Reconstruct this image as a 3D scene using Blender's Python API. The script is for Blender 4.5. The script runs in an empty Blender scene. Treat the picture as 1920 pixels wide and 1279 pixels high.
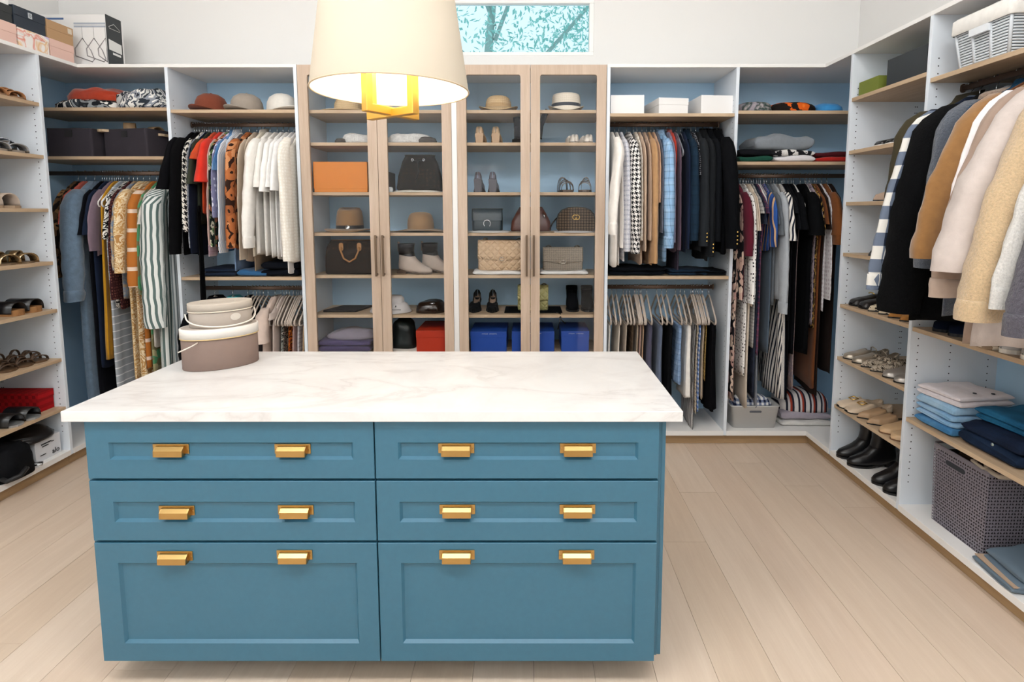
import bpy, bmesh, math, random
import numpy as np
from mathutils import Vector, Matrix, noise

C = bpy.context.scene.collection
SC = bpy.context.scene
PI = math.pi

# ------------------------------------------------------------------ camera
F, CX, CY, HC = 1050.0, 993.0, 506.0, 1.438
TH = math.atan((CY - 397.0) / F)
cam_d = bpy.data.cameras.new('camera')
cam = bpy.data.objects.new('camera', cam_d); C.objects.link(cam)
cam.location = (0, 0, HC); cam.rotation_euler = (PI / 2 - TH, 0, 0)
cam_d.sensor_width = 36; cam_d.sensor_fit = 'HORIZONTAL'
cam_d.lens = F / 1920 * 36
cam_d.shift_x = (960 - CX) / 1920
cam_d.shift_y = (CY - 639.5) / 1920
cam_d.clip_start = 0.02
SC.camera = cam

def ray(px, py):
    a, b = (px - CX) / F, (CY - py) / F
    return Vector((a, math.cos(TH) + b * math.sin(TH), -math.sin(TH) + b * math.cos(TH)))
def atY(px, py, Y):
    r = ray(px, py); k = Y / r.y
    return Vector((r.x * k, Y, HC + r.z * k))
def atX(px, py, X):
    r = ray(px, py); k = X / r.x
    return Vector((X, r.y * k, HC + r.z * k))
def atZ(px, py, Z):
    r = ray(px, py); k = (Z - HC) / r.z
    return Vector((r.x * k, r.y * k, Z))

# ------------------------------------------------------------------ world, exposure, room lights, added fill lights
SC.view_settings.view_transform = 'Standard'
SC.view_settings.look = 'None'
SC.view_settings.gamma = 1.0
SC.view_settings.use_curve_mapping = False
SC.view_settings.exposure = -0.9

world = bpy.data.worlds.new('sky'); SC.world = world
world.use_nodes = True
bg = world.node_tree.nodes['Background']
bg.inputs[0].default_value = (0.86, 0.94, 1.0, 1); bg.inputs[1].default_value = 2.2

def area(name, loc, size, power, color, rot=(0, 0, 0), shape='DISK', sy=None):
    d = bpy.data.lights.new(name, 'AREA'); d.shape = shape; d.size = size
    if sy: d.size_y = sy
    d.energy = power; d.color = color
    o = bpy.data.objects.new(name, d); o.location = loc; o.rotation_euler = rot; C.objects.link(o)
    return o
CEIL = 3.35
for (lx, ly) in ((-1.5, 0.2), (-1.5, 2.15), (0.75, 0.2), (0.75, 2.15)):
    area('ceiling_downlight', (lx, ly, CEIL - 0.01), 0.34, 15, (1.0, 0.97, 0.93))
# added fill light, no lamp of the room: broad, soft, turned towards the shelves
area('front_fill_light', (-.45, .25, 3.25), 3.6, 95, (0.95, 0.98, 1.0), (math.radians(40), 0, 0), 'RECTANGLE', .6)

# added fill light, bounced off the wall behind the camera onto the shelves
area('wall_bounce_fill', (-.45, .1, 3.2), 4.2, 270, (0.93, 0.97, 1.0), (math.radians(-52), 0, 0), 'RECTANGLE', .5)

# ------------------------------------------------------------------ colours and materials
def L1(c):
    return c / 12.92 if c <= 0.04045 else ((c + 0.055) / 1.055) ** 2.4
def hx(h):
    h = h.lstrip('#')
    return tuple(L1(int(h[i:i + 2], 16) / 255) for i in (0, 2, 4)) + (1.0,)

class NT:
    def __init__(s, name):
        s.m = bpy.data.materials.new(name); s.m.use_nodes = True
        s.t = s.m.node_tree; s.n = s.t.nodes; s.p = s.n['Principled BSDF']
    def link(s, a, b): s.t.links.new(a, b)
    def put(s, sock, v):
        if hasattr(v, 'is_output'): s.link(v, sock)
        else: sock.default_value = v
    def math(s, op, a, b=0.0):
        n = s.n.new('ShaderNodeMath'); n.operation = op
        s.put(n.inputs[0], a); s.put(n.inputs[1], b); return n.outputs[0]
    def mix(s, f, a, b):
        n = s.n.new('ShaderNodeMix'); n.data_type = 'RGBA'
        s.put(n.inputs[0], f); s.put(n.inputs[6], a); s.put(n.inputs[7], b); return n.outputs[2]
    def coord(s, kind='UV', scale=(1, 1, 1)):
        n = s.n.new('ShaderNodeTexCoord'); m = s.n.new('ShaderNodeMapping')
        m.inputs['Scale'].default_value = scale
        s.link(n.outputs[kind], m.inputs[0]); return m.outputs[0]
    def noise(s, co, scale, detail=2, rough=.5, dist=0.0):
        n = s.n.new('ShaderNodeTexNoise'); s.link(co, n.inputs['Vector'])
        n.inputs['Scale'].default_value = scale; n.inputs['Detail'].default_value = detail
        n.inputs['Roughness'].default_value = rough; n.inputs['Distortion'].default_value = dist
        return n.outputs['Fac']
    def voro(s, co, scale, rnd=1.0, feature='F1'):
        n = s.n.new('ShaderNodeTexVoronoi'); n.feature = feature; s.link(co, n.inputs['Vector'])
        n.inputs['Scale'].default_value = scale; n.inputs['Randomness'].default_value = rnd
        return n
    def ramp(s, f, stops, const=False):
        n = s.n.new('ShaderNodeValToRGB'); r = n.color_ramp
        if const: r.interpolation = 'CONSTANT'
        while len(r.elements) < len(stops): r.elements.new(.5)
        for e, (p, c) in zip(r.elements, stops): e.position = p; e.color = c
        s.put(n.inputs[0], f); return n.outputs[0]
    def sep(s, v):
        n = s.n.new('ShaderNodeSeparateXYZ'); s.link(v, n.inputs[0]); return n.outputs
    def bump(s, h, dist=.002, strength=.5):
        n = s.n.new('ShaderNodeBump'); n.inputs['Strength'].default_value = strength
        n.inputs['Distance'].default_value = dist; s.put(n.inputs['Height'], h)
        s.link(n.outputs[0], s.p.inputs['Normal'])
    def color(s, v): s.put(s.p.inputs['Base Color'], v)
    def set(s, **k):
        for a, b in k.items(): s.p.inputs[a.replace('_', ' ')].default_value = b

_mc = {}
def plain(col, rough=.5, metal=0.0, spec=.5, name=None):
    k = ('p', col, rough, metal, spec)
    if k not in _mc:
        t = NT(name or 'finish'); t.color(hx(col)); t.set(Roughness=rough, Metallic=metal)
        t.p.inputs['Specular IOR Level'].default_value = spec
        co = t.coord('Object'); t.bump(t.noise(co, 220, 2), .0006, .25)
        _mc[k] = t.m
    return _mc[k]
def fab(col, rough=.92, grain=420, depth=.0012, sheen=.15, var=.12):
    """woven cloth in one colour: soft mottling, fine weave relief"""
    k = ('f', col, rough, grain, depth, var)
    if k not in _mc:
        t = NT('cloth'); co = t.coord('Object'); c = hx(col)
        d = tuple(max(0, x * (1 - var)) for x in c[:3]) + (1,); l = tuple(min(1, x * (1 + var)) for x in c[:3]) + (1,)
        t.color(t.mix(t.noise(co, 38, 3), d, l)); t.set(Roughness=rough)
        lum = max(c[:3]); t.p.inputs['Specular IOR Level'].default_value = min(.25, .06 + lum)
        t.p.inputs['Sheen Weight'].default_value = sheen * min(1, lum * 4)
        t.bump(t.noise(co, grain, 2), depth, .5); _mc[k] = t.m
    return _mc[k]
def pat(kind, cols, scale=30.0, w=.5, space='UV'):
    """printed or woven pattern; UVs are in metres of cloth"""
    k = (kind, tuple(cols), scale, w, space)
    if k in _mc: return _mc[k]
    t = NT('patterned_cloth'); co = t.coord(space); c = [hx(x) for x in cols]
    o = t.sep(co); u, v = (o[0], o[1]) if space == 'UV' else (o[0], o[2])
    fr = lambda x, s: t.math('FRACT', t.math('MULTIPLY', x, s))
    lt = lambda a, b: t.math('LESS_THAN', a, b)
    if kind == 'stripeU': col = t.mix(lt(fr(u, scale), w), c[1], c[0])
    elif kind == 'stripeV': col = t.mix(lt(fr(v, scale), w), c[1], c[0])
    elif kind == 'stripe3':
        col = t.ramp(fr(u, scale), [(i / len(c), x) for i, x in enumerate(c)], True)
    elif kind == 'check':
        a, b = lt(fr(u, scale), .5), lt(fr(v, scale), .5)
        f = t.math('MULTIPLY', t.math('ADD', a, b), .5)
        col = t.ramp(f, [(0, c[0]), (.4, c[1]), (.9, c[2])], True)
    elif kind == 'plaid':
        a, b = lt(fr(u, scale), .18), lt(fr(v, scale), .18)
        a2, b2 = lt(fr(u, scale * .5), .3), lt(fr(v, scale * .5), .3)
        col = t.mix(t.math('MULTIPLY', t.math('ADD', a2, b2), .4), c[0], c[1])
        col = t.mix(t.math('MULTIPLY', t.math('ADD', a, b), .45), col, c[2])
        col = t.mix(t.math('MULTIPLY', t.noise(co, 260, 2), .5), col, c[0])
    elif kind == 'hound':
        s = scale * 8
        i, j = t.math('FLOOR', t.math('MULTIPLY', u, s)), t.math('FLOOR', t.math('MULTIPLY', v, s))
        md = lambda x, n: t.math('FLOORED_MODULO', x, n)
        wa, we = lt(md(i, 8), 4), lt(md(j, 8), 4)
        tw = lt(md(t.math('ADD', i, j), 4), 2)
        f = t.math('ADD', t.math('MULTIPLY', wa, tw), t.math('MULTIPLY', we, t.math('SUBTRACT', 1.0, tw)))
        col = t.mix(f, c[0], c[1])
    elif kind == 'tweed':
        n = t.noise(co, scale * 8, 3, .7); g = t.ramp(n, [(.38, c[0]), (.5, c[1]), (.62, c[-1])])
        col = t.mix(t.math('MULTIPLY', lt(fr(v, scale), .35), .45), g, c[0])
        col = t.mix(t.math('MULTIPLY', lt(fr(u, scale), .3), .3), col, c[-1])
    elif kind == 'floral':
        nz = t.n.new('ShaderNodeTexNoise'); t.link(co, nz.inputs['Vector']); nz.inputs['Scale'].default_value = scale * 1.3
        mx = t.n.new('ShaderNodeMix'); mx.data_type = 'VECTOR'; mx.inputs[0].default_value = .03
        t.link(co, mx.inputs[4]); t.link(nz.outputs['Color'], mx.inputs[5])
        vo = t.voro(mx.outputs[1], scale); vc = t.sep(vo.outputs['Color'])
        petal = t.ramp(vc[0], [(i / (len(c) - 1), x) for i, x in enumerate(c[1:])], True)
        col = t.mix(t.ramp(vo.outputs['Distance'], [(0, (1, 1, 1, 1)), (w, (0, 0, 0, 1))], True), c[0], petal)
        col = t.mix(t.ramp(vo.outputs['Distance'], [(0, (1, 1, 1, 1)), (w * .3, (0, 0, 0, 1))], True), col, c[0])
    elif kind == 'leopard':
        vo = t.voro(co, scale); d = vo.outputs['Distance']
        d = t.math('ADD', d, t.math('MULTIPLY', t.math('SUBTRACT', t.noise(co, scale * 2.2), .5), .55))
        col = t.ramp(d, [(0, c[2]), (.2, c[1]), (.46, c[0])], True)
    elif kind == 'dots':
        col = t.mix(lt(t.voro(co, scale, .35).outputs['Distance'], w), c[0], c[1])
    elif kind == 'swirl':
        n = t.noise(co, scale, 3, .55, 1.6)
        k_ = len(c)
        b = t.math('FRACT', t.math('MULTIPLY', n, 5.0))
        col = t.ramp(b, [(i / k_, x) for i, x in enumerate(c)], True)
    elif kind == 'blot':
        n = t.noise(co, scale, 3, .6, .6)
        k_ = len(c)
        col = t.ramp(n, [(.3 + .4 * i / k_, x) for i, x in enumerate(c)], False)
    elif kind == 'denim':
        mp = t.coord('Object', (1, 1, .2)); n = t.noise(mp, 160, 3)
        col = t.mix(n, c[0], c[1]); col = t.mix(t.ramp(t.noise(co, 9, 2), [(.4, (0, 0, 0, 1)), (.7, (.6, .6, .6, 1))]), col, c[-1])
    t.color(col); t.set(Roughness=.9); t.p.inputs['Specular IOR Level'].default_value = .2
    t.bump(t.noise(t.coord('Object'), 350, 2), .0012, .4)
    _mc[k] = t.m
    return t.m
def fuzzy(col, scale=130, depth=.008):
    k = ('z', col, scale)
    if k not in _mc:
        t = NT('pile_cloth'); co = t.coord('Object'); c = hx(col)
        n = t.noise(co, scale, 4, .7); d = tuple(x * .72 for x in c[:3]) + (1,)
        t.color(t.ramp(n, [(.3, d), (.65, c)])); t.set(Roughness=1.0); t.p.inputs['Sheen Weight'].default_value = min(.4, max(c[:3]) * 2)
        t.p.inputs['Specular IOR Level'].default_value = .1
        t.bump(n, depth, .9); _mc[k] = t.m
    return _mc[k]
def wood(c1, c2, grain='X', rough=.5, sc=1.0, name='oak', contrast=1.0, knots=0):
    k = ('w', c1, c2, grain, sc)
    if k not in _mc:
        t = NT(name); s = {'X': (.6, 9, 9), 'Y': (9, .6, 9), 'Z': (9, 9, .6)}[grain]
        co = t.coord('Object', tuple(x * sc for x in s)); a, b = hx(c1), hx(c2)
        n = t.noise(co, 3.0, 6, .62, .5); m = t.noise(co, 22, 3, .6)
        f = t.math('ADD', t.math('MULTIPLY', n, .75), t.math('MULTIPLY', m, .25))
        t.color(t.ramp(f, [(.5 - .2 / contrast, a), (.5 + .2 / contrast, b)])); t.set(Roughness=rough)
        t.p.inputs['Specular IOR Level'].default_value = .35
        t.bump(m, .0006, .3); _mc[k] = t.m
    return _mc[k]

WHITE = plain('#eceae8', .45, name='white_melamine')
BLUESHADE_BACK = plain('#b8daf5', .55, name='blue_shade_back_panel')  # white backs; the blue of their shade is put into the colour
SIDEWHITE = plain('#dfe6ee', .5, name='shade_tinted_white_panel')  # white sides with a faint blue of shade mixed into the colour
OAK_X = wood('#b09477', '#cdb598', 'X'); OAK_Y = wood('#b09477', '#cdb598', 'Y'); 
OAK_Z = wood('#b59d88', '#d0bba8', 'Z', name='limed_oak')
KICK_X = wood('#97795a', '#b4966f', 'X', name='kick_oak'); KICK_Y = wood('#97795a', '#b4966f', 'Y', name='kick_oak')
BRONZE = plain('#5c483c', .35, .5, name='bronze'); BRASS = plain('#b2925c', .28, 1.0, name='brushed_brass')
CHROME = plain('#d5dadf', .2, 1.0, name='chrome'); GOLD = plain('#d8b566', .25, 1.0, name='gold_metal')
BLACK = plain('#0d0e11', .45, name='black'); BLKLEATHER = plain('#111114', .3, name='black_leather')
DARKHOLE = plain('#2b2f36', .8, name='dark_hole')

# ------------------------------------------------------------------ mesh builder
class MB:
    def __init__(s): s.v, s.f, s.mi, s.sm, s.uv = [], [], [], [], []
    def add(s, vs, fs, mi=0, smooth=False, uv=None):
        o = len(s.v); s.v += [tuple(p) for p in vs]
        s.uv += [tuple(q) for q in uv] if uv is not None else [(p[0] + p[1], p[2]) for p in vs]
        for f in fs: s.f.append(tuple(i + o for i in f)); s.mi.append(mi); s.sm.append(smooth)
        return s
    def box(s, x0, x1, y0, y1, z0, z1, mi=0):
        v = [(x, y, z) for z in (z0, z1) for y in (y0, y1) for x in (x0, x1)]
        return s.add(v, [(0, 2, 3, 1), (4, 5, 7, 6), (0, 1, 5, 4), (2, 6, 7, 3), (0, 4, 6, 2), (1, 3, 7, 5)], mi)
    def hexa(s, b, t, mi=0):
        """frustum between two lists of four corners"""
        return s.add(list(b) + list(t), [(3, 2, 1, 0), (4, 5, 6, 7), (0, 1, 5, 4), (1, 2, 6, 5), (2, 3, 7, 6), (3, 0, 4, 7)], mi)
    def loft(s, rings, cap0=True, cap1=True, mi=0, smooth=True, uv=None, close=True):
        n = len(rings[0]); vs = [p for r in rings for p in r]; fs = []
        m = n if close else n - 1
        for i in range(len(rings) - 1):
            for j in range(m):
                a, b = i * n + j, i * n + (j + 1) % n
                fs.append((a, b, b + n, a + n))
        s.add(vs, fs, mi, smooth, uv)
        o = len(s.v) - len(vs)
        if cap0: s.f.append(tuple(o + j for j in reversed(range(n)))); s.mi.append(mi); s.sm.append(False)
        if cap1: s.f.append(tuple(o + (len(rings) - 1) * n + j for j in range(n))); s.mi.append(mi); s.sm.append(False)
        return s
    def tube(s, pts, r, n=8, mi=0, closed=False, flat=1.0):
        pts = [Vector(p) for p in pts]; N = len(pts); rings = []
        rr = r if isinstance(r, (list, tuple)) else [r] * N
        up = None
        for i, p in enumerate(pts):
            a = pts[i - 1] if (i > 0 or closed) else p; b = pts[(i + 1) % N] if (i < N - 1 or closed) else p
            t = (b - a).normalized()
            if up is None:
                up = Vector((0, 0, 1)) if abs(t.z) < .9 else Vector((1, 0, 0))
            side = t.cross(up)
            if side.length < 1e-4: side = t.cross(Vector((1, 0, 0)))
            side.normalize(); up = side.cross(t).normalized()
            rings.append([p + side * math.cos(2 * PI * k / n) * rr[i] * flat + up * math.sin(2 * PI * k / n) * rr[i] for k in range(n)])
        if closed: rings.append(rings[0]); return s.loft(rings, False, False, mi)
        return s.loft(rings, True, True, mi)
    def lathe(s, prof, n=32, c=(0, 0, 0), mi=0, sx=1.0, sy=1.0, cap0=True, cap1=True):
        rings = [[(c[0] + r * sx * math.cos(2 * PI * k / n), c[1] + r * sy * math.sin(2 * PI * k / n), c[2] + z) for k in range(n)] for r, z in prof]
        return s.loft(rings, cap0, cap1, mi)
    def prism(s, poly, d0, d1, axis='y', mi=0, smooth=False):
        def p3(a, b, d): return {'y': (a, d, b), 'x': (d, a, b), 'z': (a, b, d)}[axis]
        n = len(poly); v = [p3(a, b, d0) for a, b in poly] + [p3(a, b, d1) for a, b in poly]
        s.add(v, [(i, (i + 1) % n, (i + 1) % n + n, i + n) for i in range(n)], mi, smooth)
        o = len(s.v) - 2 * n
        s.f.append(tuple(o + i for i in reversed(range(n)))); s.f.append(tuple(o + n + i for i in range(n)))
        s.mi += [mi, mi]; s.sm += [False, False]; return s
    def move(s, fn): s.v = [tuple(fn(p)) for p in s.v]; return s
    def build(s, name, mats, parent=None, bevel=0.0, sub=0, label=None, fixn=True):
        me = bpy.data.meshes.new(name); me.from_pydata(s.v, [], s.f)
        if not isinstance(mats, (list, tuple)): mats = [mats]
        for m in mats: me.materials.append(m)
        me.polygons.foreach_set('material_index', s.mi); me.polygons.foreach_set('use_smooth', s.sm)
        uvl = me.uv_layers.new(name='UVMap')
        li = np.empty(len(me.loops), dtype=np.int32); me.loops.foreach_get('vertex_index', li)
        uvl.data.foreach_set('uv', np.array(s.uv, dtype=np.float32)[li].ravel())
        if fixn:
            bm = bmesh.new(); bm.from_mesh(me); bmesh.ops.recalc_face_normals(bm, faces=bm.faces); bm.to_mesh(me); bm.free()
        me.update()
        o = bpy.data.objects.new(name, me); C.objects.link(o)
        if parent is not None: o.parent = parent
        if bevel:
            b = o.modifiers.new('bevel', 'BEVEL'); b.width = bevel; b.segments = 2; b.limit_method = 'ANGLE'; b.angle_limit = .7
        if sub:
            b = o.modifiers.new('subd', 'SUBSURF'); b.levels = sub; b.render_levels = sub
        if label: o['label'] = label
        return o

def tag(o, label, cat, group=None, kind=None):
    o['label'] = label; o['category'] = cat
    if group: o['group'] = group
    if kind: o['kind'] = kind
    return o
def thing(name, label, cat, loc=(0, 0, 0), rz=0.0, group=None):
    o = bpy.data.objects.new(name, None); C.objects.link(o); o.location = loc; o.rotation_euler = (0, 0, rz)
    o.empty_display_size = .05
    return tag(o, label, cat, group)
def struct(o): o['kind'] = 'structure'; return o
def dup(root, loc, rz=None, label=None, group=None):
    r = root.copy(); C.objects.link(r); r.location = loc
    if rz is not None: r.rotation_euler = (r.rotation_euler[0], r.rotation_euler[1], rz)
    if label: r['label'] = label
    if group: r['group'] = group
    for ch in list(root.children):
        c = ch.copy(); C.objects.link(c); c.parent = r
        for g in list(ch.children):
            d = g.copy(); C.objects.link(d); d.parent = c
    return r
def itp(ctrl, x):
    """smooth interpolation through (x, y) points"""
    xs = [c[0] for c in ctrl]
    if x <= xs[0]: return ctrl[0][1]
    if x >= xs[-1]: return ctrl[-1][1]
    for (x0, y0), (x1, y1) in zip(ctrl, ctrl[1:]):
        if x <= x1:
            t = (x - x0) / (x1 - x0); t = t * t * (3 - 2 * t); return y0 + (y1 - y0) * t
def rrect(w, h, r, n=5, cx=0, cy=0):
    p = []
    for (sx, sy, a0) in ((1, 1, 0), (-1, 1, PI / 2), (-1, -1, PI), (1, -1, 1.5 * PI)):
        for k in range(n + 1):
            a = a0 + k * PI / 2 / n
            p.append((cx + sx * (w / 2 - r) + r * math.cos(a), cy + sy * (h / 2 - r) + r * math.sin(a)))
    return p
def text_mesh(name, body, size, mat, parent, M, extrude=.0006):
    cu = bpy.data.curves.new(name, 'FONT'); cu.body = body; cu.size = size; cu.extrude = extrude
    cu.align_x = 'CENTER'; cu.align_y = 'CENTER'
    t = bpy.data.objects.new('tmp', cu); C.objects.link(t)
    me = bpy.data.meshes.new_from_object(t.evaluated_get(bpy.context.evaluated_depsgraph_get()))
    bpy.data.objects.remove(t)
    me.name = name; me.materials.clear(); me.materials.append(mat)
    o = bpy.data.objects.new(name, me); C.objects.link(o); o.parent = parent; o.matrix_local = M
    return o
def script_line(mb, x0, x1, y, z, h, seed, mi=0, r=.0009):
    """a run of unreadable pen script along x on a face at y"""
    rnd = random.Random(seed); pts = []; n = max(8, int((x1 - x0) / (h * .22)))
    for i in range(n + 1):
        pts.append((x0 + (x1 - x0) * i / n, y, z + (h * .5 if i % 2 else -h * .3) * rnd.uniform(.4, 1.1)))
    return mb.tube(pts, r, 4, mi)
# ------------------------------------------------------------------ the room
YC, YB, XL, XR, DEP, TOP = 3.336, 3.741, -2.61, 1.708, 0.405, 2.286
WALL = plain('#e9e8e6', .7, name='wall_paint'); TRIMW = plain('#f1f0ee', .4, name='trim_paint')
WXL, WXR, WYB, WYF = XL - DEP - .012, XR + DEP + .012, YB + .012, -1.25
def wall(name, *b): return struct(MB().box(*b).build(name, WALL))
wall('wall_left', WXL - .12, WXL, WYF - .12, WYB + .12, 0, CEIL)
wall('wall_right', WXR, WXR + .12, WYF - .12, WYB + .12, 0, CEIL)
WX0, WX1, WZ0, WZ1 = -1.29, .415, 2.445, 2.80
m = MB().box(WXL, WXR, WYB, WYB + .12, 0, WZ0).box(WXL, WXR, WYB, WYB + .12, WZ1, CEIL)
m.box(WXL, WX0, WYB, WYB + .12, WZ0, WZ1).box(WX1, WXR, WYB, WYB + .12, WZ0, WZ1); struct(m.build('wall_back', WALL))
DX0, DX1, DZ = -.44, .56, 2.46
m = MB().box(WXL, DX0, WYF - .12, WYF, 0, CEIL).box(DX1, WXR, WYF - .12, WYF, 0, CEIL).box(DX0, DX1, WYF - .12, WYF, DZ, CEIL)
struct(m.build('wall_front', WALL))
struct(MB().box(WXL - .12, WXR + .12, WYF - .12, WYB + .12, CEIL, CEIL + .1).build('ceiling', plain('#f2f1ef', .8, name='ceiling_paint')))
m = MB().box(DX0 - .1, DX0, WYF, WYF + .025, 0, DZ + .1).box(DX1, DX1 + .1, WYF, WYF + .025, 0, DZ + .1).box(DX0 - .1, DX1 + .1, WYF, WYF + .03, DZ, DZ + .1)
struct(m.build('trim_1', TRIMW, bevel=.004))
# hallway behind the doorway, with its far window
HY = -4.6
m = MB().box(-1.0, -.9, HY, WYF - .12, 0, 2.7).box(1.1, 1.2, HY, WYF - .12, 0, 2.7).box(-1.0, 1.2, HY, WYF - .12, 2.7, 2.8)
m.box(-1.0, -.3, HY - .1, HY, 0, 2.7).box(.42, 1.2, HY - .1, HY, 0, 2.7).box(-.3, .42, HY - .1, HY, 0, .7).box(-.3, .42, HY - .1, HY, 2.1, 2.7)
struct(m.build('wall_hall', WALL))
struct(MB().box(-1.0, 1.2, HY, WYF, -.03, 0).build('floor_hall', OAK_Y))

# floor: single planks over a dark subfloor
fl = struct(MB().box(WXL, WXR, WYF, WYB, -.03, -.012).build('floor', plain('#6b5a4b', .9, name='subfloor')))
rnd = random.Random(5)
FW = [wood(a, b, 'Y', .42, .8 + .1 * i, 'light_oak_floor', .9) for i, (a, b) in enumerate((('#c6b09c', '#d5c1ae'), ('#c9b4a0', '#d7c4b1'), ('#c4ae99', '#d2bea9'), ('#c7b29e', '#d3c0ad'), ('#ccb8a5', '#d9c7b5')))]
pw = .19; x = WXL; k = 0
while x < WXR - .02:
    y = WYF - rnd.uniform(0, 1.4); x1 = min(x + pw, WXR)
    while y < WYB:
        y1 = y + rnd.uniform(1.3, 2.3)
        a, b = max(y, WYF), min(y1, WYB)
        if b - a > .05:
            z = rnd.uniform(-.0005, 0); g = .0006; cx_, cy_ = (x + x1) / 2, (a + b) / 2
            p = MB().box(x + g - cx_, x1 - g - cx_, a + g - cy_, b - g - cy_, -.0118, z).build('plank', rnd.choice(FW), fl)
            p.location = (cx_, cy_, 0)
        y = y1
    x = x1; k += 1

# back window, with the tree outside
def glass_mat(ior=1.5, tint=(1, 1, 1, 1)):
    m = bpy.data.materials.new('window_glass'); m.use_nodes = True; t = m.node_tree; n = t.nodes; n.clear()
    o = n.new('ShaderNodeOutputMaterial'); mx = n.new('ShaderNodeMixShader'); f = n.new('ShaderNodeFresnel'); f.inputs[0].default_value = ior
    a = n.new('ShaderNodeBsdfTransparent'); a.inputs[0].default_value = tint; g = n.new('ShaderNodeBsdfGlossy'); g.inputs['Roughness'].default_value = .0
    t.links.new(f.outputs[0], mx.inputs[0]); t.links.new(a.outputs[0], mx.inputs[1]); t.links.new(g.outputs[0], mx.inputs[2]); t.links.new(mx.outputs[0], o.inputs[0])
    return m
GLASS = glass_mat(1.24); WGLASS = glass_mat(1.3, (.88, .97, .98, 1))
win = bpy.data.objects.new('window_1', None); C.objects.link(win); win['kind'] = 'structure'
fw = .03
m = MB().box(WX0, WX1, WYB + .0, WYB + .05, WZ0, WZ0 + .022).box(WX0, WX1, WYB, WYB + .05, WZ1 - fw, WZ1).box(WX0, WX0 + fw, WYB, WYB + .05, WZ0 + .022, WZ1 - fw).box(WX1 - fw, WX1, WYB, WYB + .05, WZ0 + .022, WZ1 - fw)
m.build('window_frame', TRIMW, win, bevel=.003)
MB().box(WX0 + fw, WX1 - fw, WYB + .028, WYB + .032, WZ0 + .022, WZ1 - fw).build('pane', WGLASS, win)
hw = bpy.data.objects.new('window_2', None); C.objects.link(hw); hw['kind'] = 'structure'
MB().box(-.3, .42, HY - .06, HY - .055, .7, 2.1).build('pane', WGLASS, hw)
MB().box(-.3, .42, HY - .08, HY - .03, 1.38, 1.42).box(.04, .08, HY - .08, HY - .03, .7, 2.1).build('window_frame', TRIMW, hw)

tree = thing('leafy_tree', 'leafy blue-green tree standing outside the high back window', 'tree', (-.5, 8.4, -.5))
m = MB(); rnd = random.Random(11)
m.tube([(.2, 0, 0), (.1, .05, 2.2), (-.1, 0, 4.2), (.2, .1, 7.5)], [.14, .09, .06, .03], 8)
for (a, b, r) in (((0, 0, 3.4), (2.6, -.4, 5.6), .035), ((0, 0, 3.8), (-2.4, -.3, 5.4), .035), ((0, 0, 4.4), (1.2, -.6, 6.6), .03), ((0, 0, 4.6), (-1.2, -.5, 7.0), .03), ((0, 0, 3.2), (2.2, -.5, 4.2), .035)):
    a, b = Vector(a), Vector(b); mid = (a + b) / 2 + Vector((0, -.1, .25)); m.tube([a, mid, b], [r, r * .7, r * .3], 6)
m.build('trunk', plain('#9ab5b2', .9, name='bark'), tree)
m = MB()
cl = [(rnd.uniform(-4, 4), rnd.uniform(-1.2, 1.0), rnd.uniform(3.6, 8.0)) for _ in range(170)]
for (a, b, c) in cl:
    for _ in range(85):
        s = rnd.uniform(.025, .06); p = Vector((a + rnd.gauss(0, .28), b + rnd.gauss(0, .28), c + rnd.gauss(0, .2)))
        d = Vector((rnd.gauss(0, 1), rnd.gauss(0, 1), rnd.gauss(0, 1))).normalized(); e = d.orthogonal().normalized()
        m.add([p - d * s, p + e * s * .45, p + d * s, p - e * s * .45], [(0, 1, 2, 3)], rnd.choice((0, 0, 1)))
lf = m.build('foliage', [plain('#8ccac4', .8, name='leaf'), plain('#a9dcd6', .8, name='pale_leaf')], tree, fixn=False); lf['kind'] = 'stuff'

# ------------------------------------------------------------------ closet units
def holes(parent, plane, pts):
    """drilled shelf-pin holes: tiny dark recess discs on a panel face"""
    m = MB()
    for p in pts:
        r = .0032; q = []
        for k in range(6):
            a, b = r * math.cos(k * PI / 3), r * math.sin(k * PI / 3)
            q.append((p[0] + a, p[1], p[2] + b) if plane == 'y' else (p[0], p[1] + a, p[2] + b))
        m.add(q, [tuple(range(6))])
    o = m.build('shelf_pin_holes', DARKHOLE, parent, fixn=False); o['kind'] = 'stuff'; return o
T = .019
def part(name, mat, parent, *b, bevel=.0012):
    return MB().box(*b).build(name, mat, parent, bevel=bevel)
def rod_part(parent, p0, p1):
    """flat oval bar with end sockets"""
    p0, p1 = Vector(p0), Vector(p1); ax = (p1 - p0).normalized(); side = Vector((-ax.y, ax.x, 0))
    prof = rrect(.014, .026, .0065, 4)
    m = MB(); m.loft([[p + side * a + Vector((0, 0, b)) for a, b in prof] for p in (p0, p1)])
    prof2 = rrect(.022, .036, .0105, 4)
    for (p, q) in ((p0, p0 + ax * .006), (p1 - ax * .006, p1)):
        m.loft([[w + side * a + Vector((0, 0, b)) for a, b in prof2] for w in (p, q)])
    return m.build('clothes_rod', BRONZE, parent)
ZB = .092
ZR = {'L1': 1.675, 'L2u': 1.970, 'L2d': .957, 'R1u': 1.971, 'R1d': .964, 'R2': 1.659}
RY = 3.525

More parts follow.
